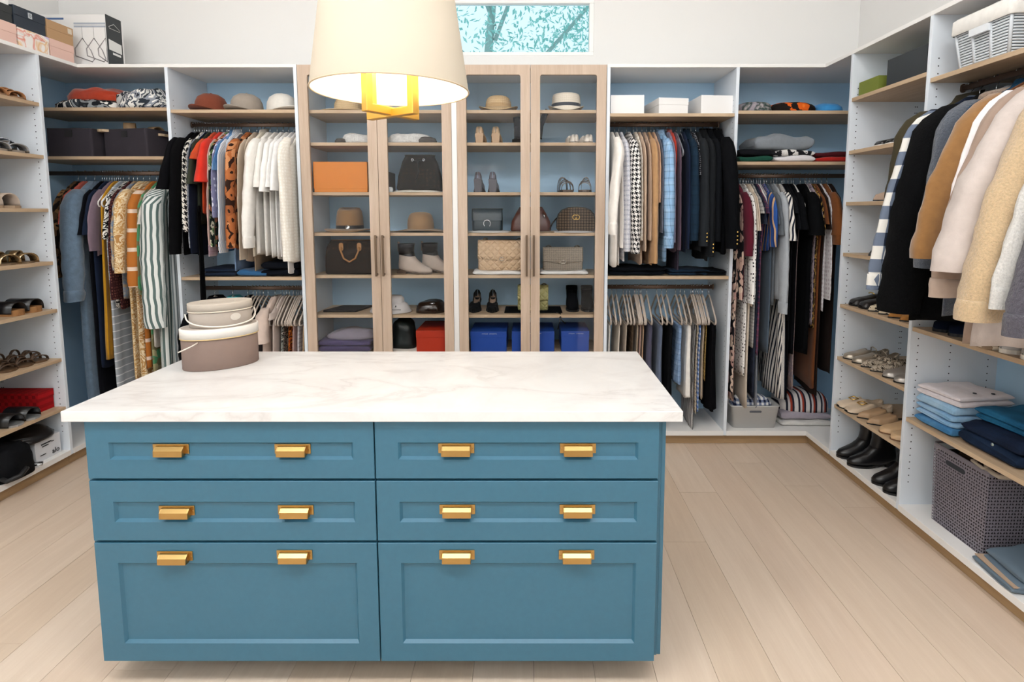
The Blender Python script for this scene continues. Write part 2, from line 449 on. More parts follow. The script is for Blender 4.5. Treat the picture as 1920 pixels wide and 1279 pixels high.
def back_unit(label, x0, x1, shelves, rods, left=True, right=True, sx0=None, sx1=None):
    """x0, x1: outer faces of the uprights; sx0, sx1: how far shelves run when a side has no upright"""
    u = thing('shelving_unit', label, 'shelving', ((x0 + x1) / 2, YB, 0)); ox = (x0 + x1) / 2
    a = (x0 + T if left else x0) - ox; b = (x1 - T if right else x1) - ox
    P = lambda n, mt, *q: part(n, mt, u, *q)
    if left: P('side_panel', SIDEWHITE, x0 - ox, a, -DEP, 0, ZB - .03, TOP - T)
    if right: P('side_panel', SIDEWHITE, b, x1 - ox, -DEP, 0, ZB - .03, TOP - T)
    MB().box(a, b, -.008, 0, ZB, TOP - T).build('back_panel', BLUESHADE_BACK, u)
    P('top_panel', WHITE, x0 - ox, x1 - ox, -DEP, 0, TOP - T, TOP)
    P('base_panel', WHITE, a, b, -DEP - .003, -.008, ZB - .03, ZB)
    P('toe_kick', KICK_X, x0 - ox, x1 - ox, -DEP + .03, -DEP + .045, 0, ZB - .03)
    for z in shelves: P('shelf', OAK_X, a + .001, b - .001, -DEP + .004, -.009, z - T, z)
    for z, r0, r1 in rods: rod_part(u, (r0 - ox, RY - YB, z), (r1 - ox, RY - YB, z))
    pts = []
    for k in range(int((TOP - .35) / .032)):
        z = .2 + k * .032
        for yy in (-DEP + .035, -.05):
            if left: pts.append((a + .0006, yy, z))
            if right: pts.append((b - .0006, yy, z))
    if pts: holes(u, 'x', pts)
    return u
XA, XB_, XC, XD, XE = -2.111, -1.348, .449, 1.196, 1.215
# corner left: the shelves run on behind the left-hand unit
u = back_unit('left corner shelving with two shelves and a long dress rod', WXL + .012, XA, (2.042, 1.762), [(ZR['L1'], -3.0, XA - .001)], left=False, right=False)
part('top_panel', WHITE, u, WXL + .012 - u.location.x, XL - u.location.x, 3.082 - YB, -DEP, TOP - T, TOP)
part('base_panel', WHITE, u, WXL + .012 - u.location.x, XL + .003 - u.location.x, 3.082 - YB, -DEP, ZB - .03, ZB)
part('toe_kick', KICK_Y, u, XL - .045 - u.location.x, XL - .03 - u.location.x, 3.082 - YB, -DEP + .03, 0, ZB - .03)
MB().box(WXL + .013 - u.location.x, WXL + .02 - u.location.x, 3.082 - YB, -.009, ZB, TOP - T).build('back_panel', BLUESHADE_BACK, u)
back_unit('white double-hang unit between the left corner and the left glass cabinet', XA, XB_, (2.03, 1.047), [(ZR['L2u'], XA + T + .01, XB_ - T), (ZR['L2d'], XA + T + .01, XB_ - T)])
back_unit('white double-hang unit beside the right glass cabinet', XC, XE, (2.009, 1.053), [(ZR['R1u'], XC + T, XE - T - .03), (ZR['R1d'], XC + T, XE - T - .03)])
u = back_unit('right corner shelving with two shelves and a long rod', XE, WXR - .012, (2.024, 1.731), [(ZR['R2'], XE + .001, 2.08)], left=False, right=False)
ox = u.location.x
part('top_panel', WHITE, u, XR - ox, WXR - .012 - ox, 3.073 - YB, -DEP, TOP - T, TOP)
part('base_panel', WHITE, u, XR - .003 - ox, WXR - .012 - ox, 3.073 - YB, -DEP, ZB - .03, ZB)
part('toe_kick', KICK_Y, u, XR + .03 - ox, XR + .045 - ox, 3.073 - YB, -DEP + .03, 0, ZB - .03)
MB().box(WXR - .02 - ox, WXR - .013 - ox, 3.073 - YB, -.009, ZB, TOP - T).build('back_panel', BLUESHADE_BACK, u)

def side_unit(label, y0, y1, side, shelves, far=True, near=True, rod=None):
    """side -1 left wall, +1 right wall; y0 near end, y1 far end"""
    u = thing('shelving_unit', label, 'shelving', ((XL - DEP) if side < 0 else (XR + DEP), (y0 + y1) / 2, 0)); oy = (y0 + y1) / 2
    def P(n, mt, d0, d1, ya, yb, z0, z1):     # d: depth from the wall into the room
        xs = sorted((-side * d0, -side * d1)); return part(n, mt, u, xs[0], xs[1], ya - oy, yb - oy, z0, z1)
    a, b = y0 + (T if near else 0), y1 - (T if far else 0)
    if near: P('side_panel', SIDEWHITE, 0, DEP, y0, a, ZB - .03, TOP - T)
    if far: P('side_panel', SIDEWHITE, 0, DEP, b, y1, ZB - .03, TOP - T)
    P('back_panel', BLUESHADE_BACK, 0, .008, a, b, ZB, TOP - T)
    P('top_panel', WHITE, 0, DEP, y0, y1, TOP - T, TOP)
    P('base_panel', WHITE, .008, DEP + .003, a, b, ZB - .03, ZB)
    P('toe_kick', KICK_Y, DEP - .045, DEP - .03, y0, y1, 0, ZB - .03)
    for z in shelves: P('shelf', OAK_Y, .009, DEP - .004, a + .001, b - .001, z - T, z)
    if rod: rod_part(u, (-side * .26, rod[1] - oy, rod[0]), (-side * .26, rod[2] - oy, rod[0]))
    pts = []
    for k in range(int((TOP - .35) / .032)):
        z = .2 + k * .032
        for d in (DEP - .035, DEP * .55 if rod else .06, .05): pts.append((-side * d, b - .0006 - oy, z))
    holes(u, 'y', pts); return u
SL = (2.016, 1.74, 1.455, 1.167, .903, .624, .346); SR = (2.038, 1.762, 1.49, 1.215, .932, .638, .363)
side_unit('white shoe shelving along the left wall', 2.3, 3.08, -1, SL)
side_unit('white shoe shelving along the right wall with seven shelves', 2.484, 3.073, 1, SR, near=False)
side_unit('white hanging unit along the right wall with coat rod and basket shelf', 1.5, 2.484, 1, (2.005, .926, .51), rod=(1.962, 1.52, 2.464))

# ------------------------------------------------------------------ glass-door cabinets
ZS = (2.033, 1.845, 1.554, 1.312, 1.056, .813)
def glass_cabinet(label, x0, x1, xm):
    ox = (x0 + x1) / 2; u = thing('glass_cabinet', label, 'cabinet', (ox, YB, 0)); D = DEP - .022
    P = lambda n, mt, *q: part(n, mt, u, *q)
    P('side_panel', SIDEWHITE, x0 - ox, x0 + T - ox, -D, 0, 0, TOP - T); P('side_panel', SIDEWHITE, x1 - T - ox, x1 - ox, -D, 0, 0, TOP - T)
    MB().box(x0 + T - ox, x1 - T - ox, -.008, 0, ZB, TOP - T).build('back_panel', BLUESHADE_BACK, u)
    P('top_panel', WHITE, x0 - ox, x1 - ox, -D, 0, TOP - T, TOP); P('base_panel', WHITE, x0 + T - ox, x1 - T - ox, -D, -.008, ZB - .03, ZB)
    P('toe_kick', KICK_X, x0 - ox, x1 - ox, -D + .03, -D + .045, 0, ZB - .03)
    for z in ZS + (.575, .3): P('shelf', OAK_X, x0 + T + .001 - ox, x1 - T - .001 - ox, -D + .012, -.009, z - T, z)
    for (a, b, hs) in ((x0 + .001, xm - .0015, 1), (xm + .0015, x1 - .001, -1)):
        z0, z1 = .075, TOP - .004; st = .0555; n = 5
        inner = rrect(b - a - 2 * st, z1 - z0 - st - .07, .012, n, (a + b) / 2 - ox, (z0 + .07 + z1 - st) / 2)
        outer = rrect(b - a, z1 - z0, .0005, n, (a + b) / 2 - ox, (z0 + z1) / 2)
        m = MB(); yf, yb = -DEP, -D - .002
        rings = [[(p, yf, q) for p, q in outer], [(p, yf, q) for p, q in inner], [(p, yb, q) for p, q in inner], [(p, yb, q) for p, q in outer], [(p, yf, q) for p, q in outer]]
        m.loft(rings, False, False, smooth=False); d = m.build('door', OAK_Z, u)
        xs = [p for p, q in inner]; zs = [q for p, q in inner]
        MB().box(min(xs) - .004, max(xs) + .004, -DEP + .008, -DEP + .012, min(zs) - .004, max(zs) + .004).build('glass_pane', GLASS, d)
        hx_ = (xm - hs * .021) - ox if hs > 0 else (xm + .021) - ox
        h = MB(); za, zb = 1.055, 1.300
        h.box(hx_ - .006, hx_ + .006, -DEP - .03, -DEP - .02, za, zb)
        for zz in (za + .012, zb - .012): h.box(hx_ - .005, hx_ + .005, -DEP - .021, -DEP, zz - .005, zz + .005)
        h.build('handle', plain('#6d5a49', .35, .7, name='bronze_pull'), d, bevel=.0015)
    return u
glass_cabinet('left oak glass-door cabinet holding the orange box and brown hats', -1.346, -.457, -.891)
glass_cabinet('right oak glass-door cabinet holding quilted bags and blue boxes', -.426, .447, .004)
t = MB().box(-.4565, -.4265, YC + .004, YC + .022, 0, TOP).build('filler_strip', WHITE); tag(t, 'narrow white filler strip between the two glass cabinets', 'panel')

# ------------------------------------------------------------------ island
BLUE = fab('#3f7f9d', .45, 500, .0003, 0, .03)
tq = NT('blue_cabinet_paint'); co = tq.coord('Object'); tq.color(tq.mix(tq.noise(co, 60, 2), hx('#316178'), hx('#35677e'))); tq.set(Roughness=.42); tq.bump(tq.noise(co, 420, 2), .0004, .35); BLUE = tq.m
IX0, IX1, IY = -1.277, .373, 1.55
isl = thing('kitchen_style_island', 'blue island cabinet with six drawers and brass cup pulls', 'cabinet', ((IX0 + IX1) / 2, 1.87, 0)); ox, oy = isl.location.x, isl.location.y
isl.name = 'island_cabinet'
part('carcass', BLUE, isl, IX0 - .008 - ox, IX1 + .012 - ox, IY + .021 - oy, 2.16 - oy, .098, .845)
part('end_panel', BLUE, isl, IX1 + .012 - ox, IX1 + .024 - ox, IY + .022 - oy, 2.165 - oy, .1, .845)
part('end_panel', BLUE, isl, IX0 - .016 - ox, IX0 - .008 - ox, IY + .022 - oy, 2.165 - oy, .1, .845)
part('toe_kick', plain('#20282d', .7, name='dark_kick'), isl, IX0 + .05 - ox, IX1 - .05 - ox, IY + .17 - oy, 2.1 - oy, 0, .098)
def cup_pull():
    m = MB(); w, h = .104, .034
    m.box(-w / 2, w / 2, -.003, 0, -h * .35, h * .5)
    prof = [(-.003, .013), (-.010, .012), (-.020, .003), (-.021, -.015), (-.018, -.0155), (-.017, .0), (-.009, .008), (-.003, .009)]
    a, b = .038, .0405
    n = len(prof)
    m.loft([[(-b + .001, y, z) for y, z in prof], [(-a, y, z) for y, z in prof], [(a, y, z) for y, z in prof], [(b - .001, y, z) for y, z in prof]], smooth=False)
    for s in (-1, 1):
        m.prism([(-.003, .013), (-.010, .012), (-.020, .003), (-.021, -.015), (-.003, -.0155)], s * .0395, s * .0415, 'x')
        m.lathe([(.0028, 0), (.0026, .0012), (.0, .0014)], 8); 
        k = len(m.v) - 24; m.v[k:] = [(s * .0475 + p[0], -.003 - p[2], .002 + p[1]) for p in m.v[k:]]
    return m
pull_mesh = None
rows = ((.669, .841, .063, .057, ((318, 845), (547, 845), (855, 844), (1084, 844))), (.479, .661, .062, .060, ((329, 961), (553, 960), (857, 959), (1083, 959))), (.096, .471, .062, .056, ((329, 1043), (553, 1041), (857, 1041), (1081, 1041))))
for ri, (z0, z1, up, dn, pulls) in enumerate(rows):
    for ci, (xa, xb) in enumerate(((IX0, -.4485), (-.4445, IX1))):
        m = MB(); rl, rr_ = .066, .060; y0, yr = IY - oy, IY + .009 - oy
        o4 = [(xa - ox, z0), (xb - ox, z0), (xb - ox, z1), (xa - ox, z1)]
        up_, dn_ = (up, .057) if ri < 2 else (.062, .058)
        i4 = [(xa + rl - ox, z0 + dn_), (xb - rr_ - ox, z0 + dn_), (xb - rr_ - ox, z1 - up_), (xa + rl - ox, z1 - up_)]
        j4 = [(a + sx * .007, b + sz * .007) for (a, b), (sx, sz) in zip(i4, ((1, 1), (-1, 1), (-1, -1), (1, -1)))]
        back = IY + .0205 - oy
        m.loft([[(a, back, b) for a, b in o4], [(a, y0 + .001, b) for a, b in o4], [(a, y0, b) for a, b in [(o4[0][0] + .001, o4[0][1] + .001), (o4[1][0] - .001, o4[1][1] + .001), (o4[2][0] - .001, o4[2][1] - .001), (o4[3][0] + .001, o4[3][1] - .001)]],
                [(a, y0, b) for a, b in i4], [(a, yr, b) for a, b in j4]], True, True, smooth=False)
        d = m.build('drawer', BLUE, isl)
        for pi in (0, 1):
            px, py = pulls[ci * 2 + pi]; p = atY(px, py, IY)
            if pull_mesh is None: h = cup_pull().build('cup_pull', BRASS, d, bevel=.0008); pull_mesh = h.data
            else:
                h = bpy.data.objects.new('cup_pull', pull_mesh); C.objects.link(h); h.parent = d
                b = h.modifiers.new('bevel', 'BEVEL'); b.width = .0008; b.segments = 2; b.limit_method = 'ANGLE'
            in_panel = .0 if ri == 2 else .009
            h.location = (p.x - ox, y0 + in_panel - .0005, p.z)
t = NT('white_marble'); co = t.coord('Object'); wv = t.noise(t.coord('Object', (.55, 1.6, 1)), 1.5, 7, .55, 1.0); w2 = t.noise(co, 5.5, 8, .65, .8)
r1 = t.ramp(t.math('ABSOLUTE', t.math('SUBTRACT', wv, .5)), [(0, hx('#dcd8d4')), (.012, hx('#ebe8e5')), (.04, hx('#f1efec'))])
r2 = t.ramp(w2, [(.35, hx('#dbdadb')), (.6, hx('#e5e5e6'))])
mm = t.n.new('ShaderNodeMix'); mm.data_type = 'RGBA'; mm.blend_type = 'MULTIPLY'; mm.inputs[0].default_value = .8
t.link(r2, mm.inputs[6]); t.link(r1, mm.inputs[7]); t.color(mm.outputs[2]); t.set(Roughness=.28); MARBLE = t.m
ct = MB().box(-.88, .8795, -.3415, .3415, -.031, 0).build('countertop', MARBLE, bevel=.002); ct.location = (-.4455, 1.8725, .877)
tag(ct, 'white marble countertop with grey veins on the blue island', 'countertop')

# oval hat boxes
def oval_box(name, label, cx_, cy_, z, a, b, h, lid_h, phi, body, lid, rimc, group):
    u = thing(name, label, 'hat box', (cx_, cy_, z), phi, group)
    prof = [(1 - .01, 0), (1, .003), (1, h - lid_h * .6)]
    m = MB(); n = 56
    def ring(s, z_, e=0): return [((a * s + e) * math.cos(2 * PI * k / n), (b * s + e) * math.sin(2 * PI * k / n), z_) for k in range(n)]
    m.loft([ring(.99, 0), ring(1, .003), ring(1, h - .004)]); bo = m.build('body', body, u)
    m = MB(); m.loft([ring(1, h - lid_h), ring(1, h - lid_h, .003), ring(1, h - .002, .0035), ring(1, h, .002), ring(.985, h, 0)], True, True); ld = m.build('lid', lid, u)
    m = MB(); m.tube([(x, y, h - lid_h - .002) for x, y, _ in ring(1, 0, .002)], .0022, 6, closed=True); m.build('trim_band', rimc, ld)
    return u, bo, ld
TAUPE = fab('#7c6a62', .75, 700, .0003, 0, .05); TAUPE2 = fab('#a2988f', .7, 700, .0003, 0, .05)
u, bo, ld = oval_box('hat_box', 'large oval taupe hat box with cream lid band on the countertop', -1.138, 2.025, .8775, .126, .086, .148, .034, .70, TAUPE, plain('#dcd8d2', .6, name='cream_paper'), plain('#c3a878', .5, name='gold_trim'), 'stacked oval hat boxes')
m = MB(); m.loft([[(.124 * s * math.cos(k * PI / 24), .084 * s * math.sin(k * PI / 24), .1482 + e) for k in range(48)] for s, e in ((1.0, 0), (.99, .0004), (.2, .0004))]); m.build('lid_top', TAUPE2, ld)
m = MB(); m.tube([(-.085, -.066, .104), (-.105, -.082, .098), (-.146, -.07, .080)], .0022, 6); m.build('cord', plain('#d8cfc4', .7, name='cord'), u)
u, bo, ld = oval_box('hat_box', 'small oval grey-beige hat box with cord handle on top of the large one', -1.134, 2.03, 1.0265, .103, .070, .086, .027, .70, TAUPE2, fab('#b0a79c', .7, 700, .0003, 0, .04), plain('#d9cdbd', .6, name='pale_trim'), 'stacked oval hat boxes')
m = MB(); pts = []
for k in range(25):
    a = PI + PI * k / 24; e = math.sin(PI * k / 24)
    pts.append(((.103 + .011) * math.cos(a), (.070 + .011 * e + .004) * math.sin(a) - .002, .050 - .044 * e ** .5))
m.tube(pts, .0026, 6); m.build('cord', plain('#e3dace', .7, name='cord'), u)
m = MB(); cen = Vector((.045, -.0815, .036))
q = []
for k in range(20):
    x = .034 + .018 * math.cos(k * PI / 10); y = -.070 * math.sqrt(max(0, 1 - (x / .103) ** 2)); q.append((x, y - .0012, .034 + .013 * math.sin(k * PI / 10)))
m.add(q, [tuple(range(20))]); m.build('oval_sticker', plain('#c3bcb3', .5, name='sticker'), bo)
m = MB(); script_line(m, -.085, -.02, 0, 0, .013, 3); script_line(m, -.012, .05, 0, 0, .013, 4); script_line(m, .06, .1, 0, 0, .016, 5)
m.move(lambda p: (p[0] * .8, p[2] - .024, .0865)); m.build('lettering', plain('#8d7c70', .7, name='ink'), ld)

# ------------------------------------------------------------------ pendant lamp
LX, LY, LZ = -.440, 1.83, 1.817
lamp = thing('pendant_lamp', 'large cream drum pendant lamp with brass cross frame over the island', 'lamp', (LX, LY, LZ))
def shade_mat(col, emit):
    m = NT('shade_fabric'); m.color(hx(col)); m.set(Roughness=.8); m.p.inputs['Specular IOR Level'].default_value = .1
    m.bump(m.noise(m.coord('Object'), 500, 2), .0004, .3); n = m.n; tr = n.new('ShaderNodeBsdfTranslucent'); tr.inputs[0].default_value = (.95, .80, .6, 1)
    mx = n.new('ShaderNodeMixShader'); mx.inputs[0].default_value = emit; o = n['Material Output']
    m.link(m.p.outputs[0], mx.inputs[1]); m.link(tr.outputs[0], mx.inputs[2]); m.link(mx.outputs[0], o.inputs[0]); return m.m
R0, R1, SH = .2455, .193, .37
m = MB(); n = 96
ring = lambda r, z: [(r * math.cos(2 * PI * k / n), r * math.sin(2 * PI * k / n), z) for k in range(n)]
m.loft([ring(R0, 0), ring(R1, SH), ring(R1 - .002, SH), ring(R0 - .002, 0), ring(R0, 0)], False, False)
m.build('lamp_shade', shade_mat('#c6baa8', .010), lamp)
m = MB(); m.loft([ring(R0 - .0028, .002), ring(R1 - .0028, SH - .002)], False, False); m.build('shade_lining', plain('#f4efe6', .8, name='shade_lining'), lamp, fixn=False)
m = MB(); m.tube([(x, y, .002) for x, y, z in ring(R0 - .001, 0)], .003, 6, closed=True); m.build('shade_trim', plain('#cbb79c', .7, name='shade_tape'), lamp); m = MB(); m.tube([(x, y, SH) for x, y, z in ring(R1 - .001, 0)], .003, 6, closed=True); m.build('shade_trim', plain('#cbb79c', .7, name='shade_tape'), lamp)
for ang, zb in ((.96, -.062), (.96 + PI / 2, -.066)):
    m = MB(); L, b = .096, .0125; ca, sa = math.cos(ang), math.sin(ang)
    def sq(c, ax):     # square section bar corners around c
        return c
    pts = [(-L, .34), (-L, zb), (L, zb), (L, .34)]
    dirs = [(1, 0), (1, 1), (-1, 1), (-1, 0)]      # mitred inner offset
    rings_ = []
    for (p, z), (dx, dz) in zip(pts, dirs):
        rings_.append([(p - b * (1 if p < 0 else -1), -b, z - (b if dz else 0)), (p - b * (1 if p < 0 else -1), b, z - (b if dz else 0)), (p + b * (1 if p < 0 else -1), b, z + (b if dz else 0)), (p + b * (1 if p < 0 else -1), -b, z + (b if dz else 0))])
    m.loft(rings_, smooth=False); m.move(lambda p: (p[0] * ca - p[1] * sa, p[0] * sa + p[1] * ca, p[2])); m.build('brass_frame', plain('#e6b85e', .38, .9, name='warm_brass'), lamp, bevel=.002)
m = MB(); m.lathe([(.03, .33), (.03, .35), (.008, .36), (.008, CEIL - LZ - .03), (.06, CEIL - LZ - .03), (.065, CEIL - LZ)], 20); m.build('stem', BRASS, lamp)
em = bpy.data.materials.new('lit_bulb'); em.use_nodes = True; p = em.node_tree.nodes['Principled BSDF']; p.inputs['Emission Color'].default_value = (1, .86, .66, 1); p.inputs['Emission Strength'].default_value = 12
for k in range(4):
    a = .96 + PI / 4 + k * PI / 2; c = (.12 * math.cos(a), .10 * math.sin(a), .17)
    MB().lathe([(.004, -.035), (.02, -.02), (.024, 0), (.016, .022), (.01, .04), (.01, .055)], 14, c).build('bulb', em, lamp)
    d = bpy.data.lights.new('lamp_light', 'POINT'); d.energy = 9; d.color = (1, .86, .68); d.shadow_soft_size = .03
    o = bpy.data.objects.new('lamp_light', d); o.location = (LX + .1 * math.cos(a + PI / 4), LY + .1 * math.sin(a + PI / 4), LZ + .13); C.objects.link(o)
# ------------------------------------------------------------------ hangers and garments
HOOKM = plain('#c9ced6', .25, .9, name='hook_wire')
def hanger_proto(col, r=.0055, width=.2):
    m = MB()
    half = [(.0, -.052), (.03, -.062), (.08, -.094), (.14, -.136), (width - .02, -.166), (width - .004, -.178), (width, -.192), (width - .008, -.204), (width - .03, -.208)]
    pts = [(0, y, z) for y, z in half] + [(0, -y, z) for y, z in reversed(half[1:])]
    m.tube(pts, r, 6, closed=True)
    k = MB()
    q = [(0, 0, -.052), (0, 0, -.03), (0, .004, -.0205), (0, .0130, -.010)] + [(0, .0150 * math.cos(a), .0010 + .0150 * math.sin(a)) for a in [(-.3 + i * .5) for i in range(7)]]
    k.tube(q, .0019, 5)
    e = bpy.data.objects.new('hanger', None); e.empty_display_size = .03; C.objects.link(e)
    b = m.build('hanger_body', plain(col, .8, name='velvet_hanger'), e); h = k.build('hook', HOOKM, e)
    return e, b, h
PROTO = {'grey': hanger_proto('#8f9199'), 'white': hanger_proto('#e9e6e2'), 'greige': hanger_proto('#b9aca1'), 'slim white': hanger_proto('#e9e6e2', .0045, .16), 'slim grey': hanger_proto('#8f9199', .0045, .16), 'slim greige': hanger_proto('#b9aca1', .0045, .16)}
_first = {k: True for k in PROTO}
def hanger(kind, loc, rz, label, group):
    e, b, h = PROTO[kind]
    if _first[kind]: o = e; _first[kind] = False
    else:
        o = e.copy(); C.objects.link(o)
        for c in (b, h):
            d = c.copy(); C.objects.link(d); d.parent = o
    o.location = loc; o.rotation_euler = (0, 0, rz); return tag(o, label, 'hanger', group)

RODS = {
    'L1': dict(z=ZR['L1'], txt='on the left corner rod', n=0), 'L2u': dict(z=ZR['L2u'], txt='on the upper left rod', n=0),
    'L2d': dict(z=ZR['L2d'], txt='on the lower left rod', n=0), 'R1u': dict(z=ZR['R1u'], txt='on the upper right rod', n=0),
    'R1d': dict(z=ZR['R1d'], txt='on the lower right rod', n=0), 'R2': dict(z=ZR['R2'], txt='on the right corner rod', n=0),
    'RW': dict(z=1.962, txt='on the coat rod', n=0)}
HUE = {'L1': 'grey', 'L2u': 'white', 'L2d': 'greige', 'R1u': 'grey', 'R1d': 'greige', 'R2': 'white', 'RW': 'white'}

def cloth_body(prof, T0, T1, amp, seed, cap=True, bend=.006, n=44, nz=26, open_top=False, ruffles=()):
    """closed hanging cloth tube; prof: (z, y front, y back) from the top down; x is its thickness"""
    r = random.Random(seed); m = MB(); ph = [r.uniform(0, 6.28) for _ in range(8)]
    ztop, zbot = prof[0][0], prof[-1][0]; rings = []; uv = []
    for i in range(nz + 1):
        t = i / nz; tt = t ** 1.35; z = ztop + (zbot - ztop) * tt
        yf = itp([(-p[0], p[1]) for p in prof], -z); yb = itp([(-p[0], p[2]) for p in prof], -z)
        th = itp([(0, T0 * .8), (.05, T0), (1, T1)], tt); a = amp * (.15 + .85 * tt)
        for zr, wid, ex in ruffles:
            d = (z - zr)
            if 0 <= d < wid: th *= 1 + ex * (1 - d / wid); a *= 1 + 1.6 * (1 - d / wid)
        bx = bend * math.sin(z * 3.1 + 1.0) + bend * .4 * math.sin(z * 8 + 2.0); row = []; per = 0; last = None
        cyc, hy = (yf + yb) / 2, (yb - yf) / 2
        for j in range(n):
            p = 2 * PI * j / n; c, s = math.cos(p), math.sin(p)
            y = cyc - hy * math.copysign(abs(c) ** .8, c); x = th * math.copysign(abs(s) ** .62, s)
            f = a * (math.sin(5 * p + ph[0] + z * 1.2) + .7 * math.sin(9 * p + ph[1] - z * 2.2) + .45 * math.sin(15 * p + ph[2] + z * 3))
            x += f * (.35 + .65 * abs(s)) + bx; y += f * .55 * abs(c) * (1 if c > 0 else -1) * -1
            zz = z + (r.uniform(-1, 1) * .0 if i < nz else .006 * math.sin(3 * p + ph[6]))
            row.append((x, y, zz))
            if last is not None: per += math.hypot(x - last[0], y - last[1])
            last = (x, y); uv.append((per, z))
        rings.append(row)
    m.loft(rings, not open_top, cap, 0, True, uv)
    return m
def lin(ctrl, x):
    if x <= ctrl[0][0]: return ctrl[0][1]
    for (x0, y0), (x1, y1) in zip(ctrl, ctrl[1:]):
        if x <= x1: return y0 + (y1 - y0) * (x - x0) / (x1 - x0)
    return ctrl[-1][1]
def sleeve_mesh(path, seed, flare=None, wr=.055, n=20, nz=18):
    """path: (z, x, y, rx, ry) from the shoulder down"""
    r = random.Random(seed); m = MB(); p1, p2, p3 = (r.uniform(0, 6.28) for _ in range(3)); rings = []; uv = []
    z0, z1 = path[0][0], path[-1][0]
    for i in range(nz + 1):
        t = i / nz; z = z0 + (z1 - z0) * t
        g = lambda k: lin([(-q[0], q[k]) for q in path], -z)
        x, y, rx, ry = g(1), g(2), g(3), g(4); per = 0; last = None; row = []
        for j in range(n):
            a = 2 * PI * j / n
            w = 1 + wr * (math.sin(3 * a + p1 + z * 9) + .8 * math.sin(z * 55 + a + p2) * min(1, t * 2) + .6 * math.sin(5 * a + p3 - z * 14))
            q = (x + rx * w * math.cos(a), y + ry * w * math.sin(a), z)
            if last: per += math.hypot(q[0] - last[0], q[1] - last[1])
            last = q; uv.append((per, z)); row.append(q)
        rings.append(row)
    m.loft(rings, True, False, 0, True, uv)
    # turned-in opening
    e = rings[-1]; cx_, cy_ = sum(p[0] for p in e) / n, sum(p[1] for p in e) / n
    m.loft([e, [(cx_ + (p[0] - cx_) * .82, cy_ + (p[1] - cy_) * .82, p[2] + .004) for p in e], [(cx_ + (p[0] - cx_) * .75, cy_ + (p[1] - cy_) * .75, p[2] + .035) for p in e]], False, True, 0, True)
    return m
def px_x(px, py, Y=3.32): return atY(px, py, Y).x
QUEUE = []; BOUND = {}
def garment(rod, px, w, hem, mat, name, label, cat, **k):
    """px, hem, sl: picture columns / rows of the strip, its hem and its sleeve end, measured on the plane of the fronts"""
    QUEUE.append((rod, px, w, hem, mat, name, label, cat, k))
def flush(lims):
    """hang the queued garments, each in its own slot along the rod so that neighbours touch without cutting into each other"""
    for rod in RODS:
        its = [q for q in QUEUE if q[0] == rod]; P = []
        for q in its:
            (_, px, w, hem, mat, name, label, cat, k) = q
            if rod == 'RW': c, h = -k['Y'], w / 2
            else:
                ym = (hem + 260) / 2; a = atY(px - w / 2, ym, 3.32).x; b = atY(px + w / 2, ym, 3.32).x; c, h = (a + b) / 2, (b - a) / 2
            P.append([c, h * (1.15 if k.get('fwd', 0) > 0 else .9 if k.get('slw') else .6), q])
        P.sort(key=lambda p: p[0]); lo, hi = lims[rod]
        T_ = sum(2 * p[1] for p in P); s = min(1.0, (hi - lo) / T_)
        for p in P: p[1] *= s
        xs = [p[0] for p in P]
        for _ in range(900):
            xs = [x + (p[0] - x) * .04 for x, p in zip(xs, P)]
            for i in range(len(P) - 1):
                d = P[i][1] + P[i + 1][1] - (xs[i + 1] - xs[i])
                if d > 0: xs[i] -= d / 2; xs[i + 1] += d / 2
            xs = [min(max(x, lo + p[1]), hi - p[1]) for x, p in zip(xs, P)]
        BOUND[rod] = [((xs[i] + P[i][1] + xs[i + 1] - P[i + 1][1]) / 2, YAW[rod][0] + (YAW[rod][1] - YAW[rod][0]) * (i + .5) / max(1, len(P) - 1)) for i in range(len(P) - 1)]
        for n, (x, p) in enumerate(zip(xs, P)): build_garment(p[2], x, p[1], n, len(P))
_seed = [100]
YAW = {'L1': (.16, .02), 'L2u': (.10, -.04), 'L2d': (.10, .0), 'R1u': (.06, -.08), 'R1d': (.0, -.08), 'R2': (-.03, -.12), 'RW': (.03, .05)}
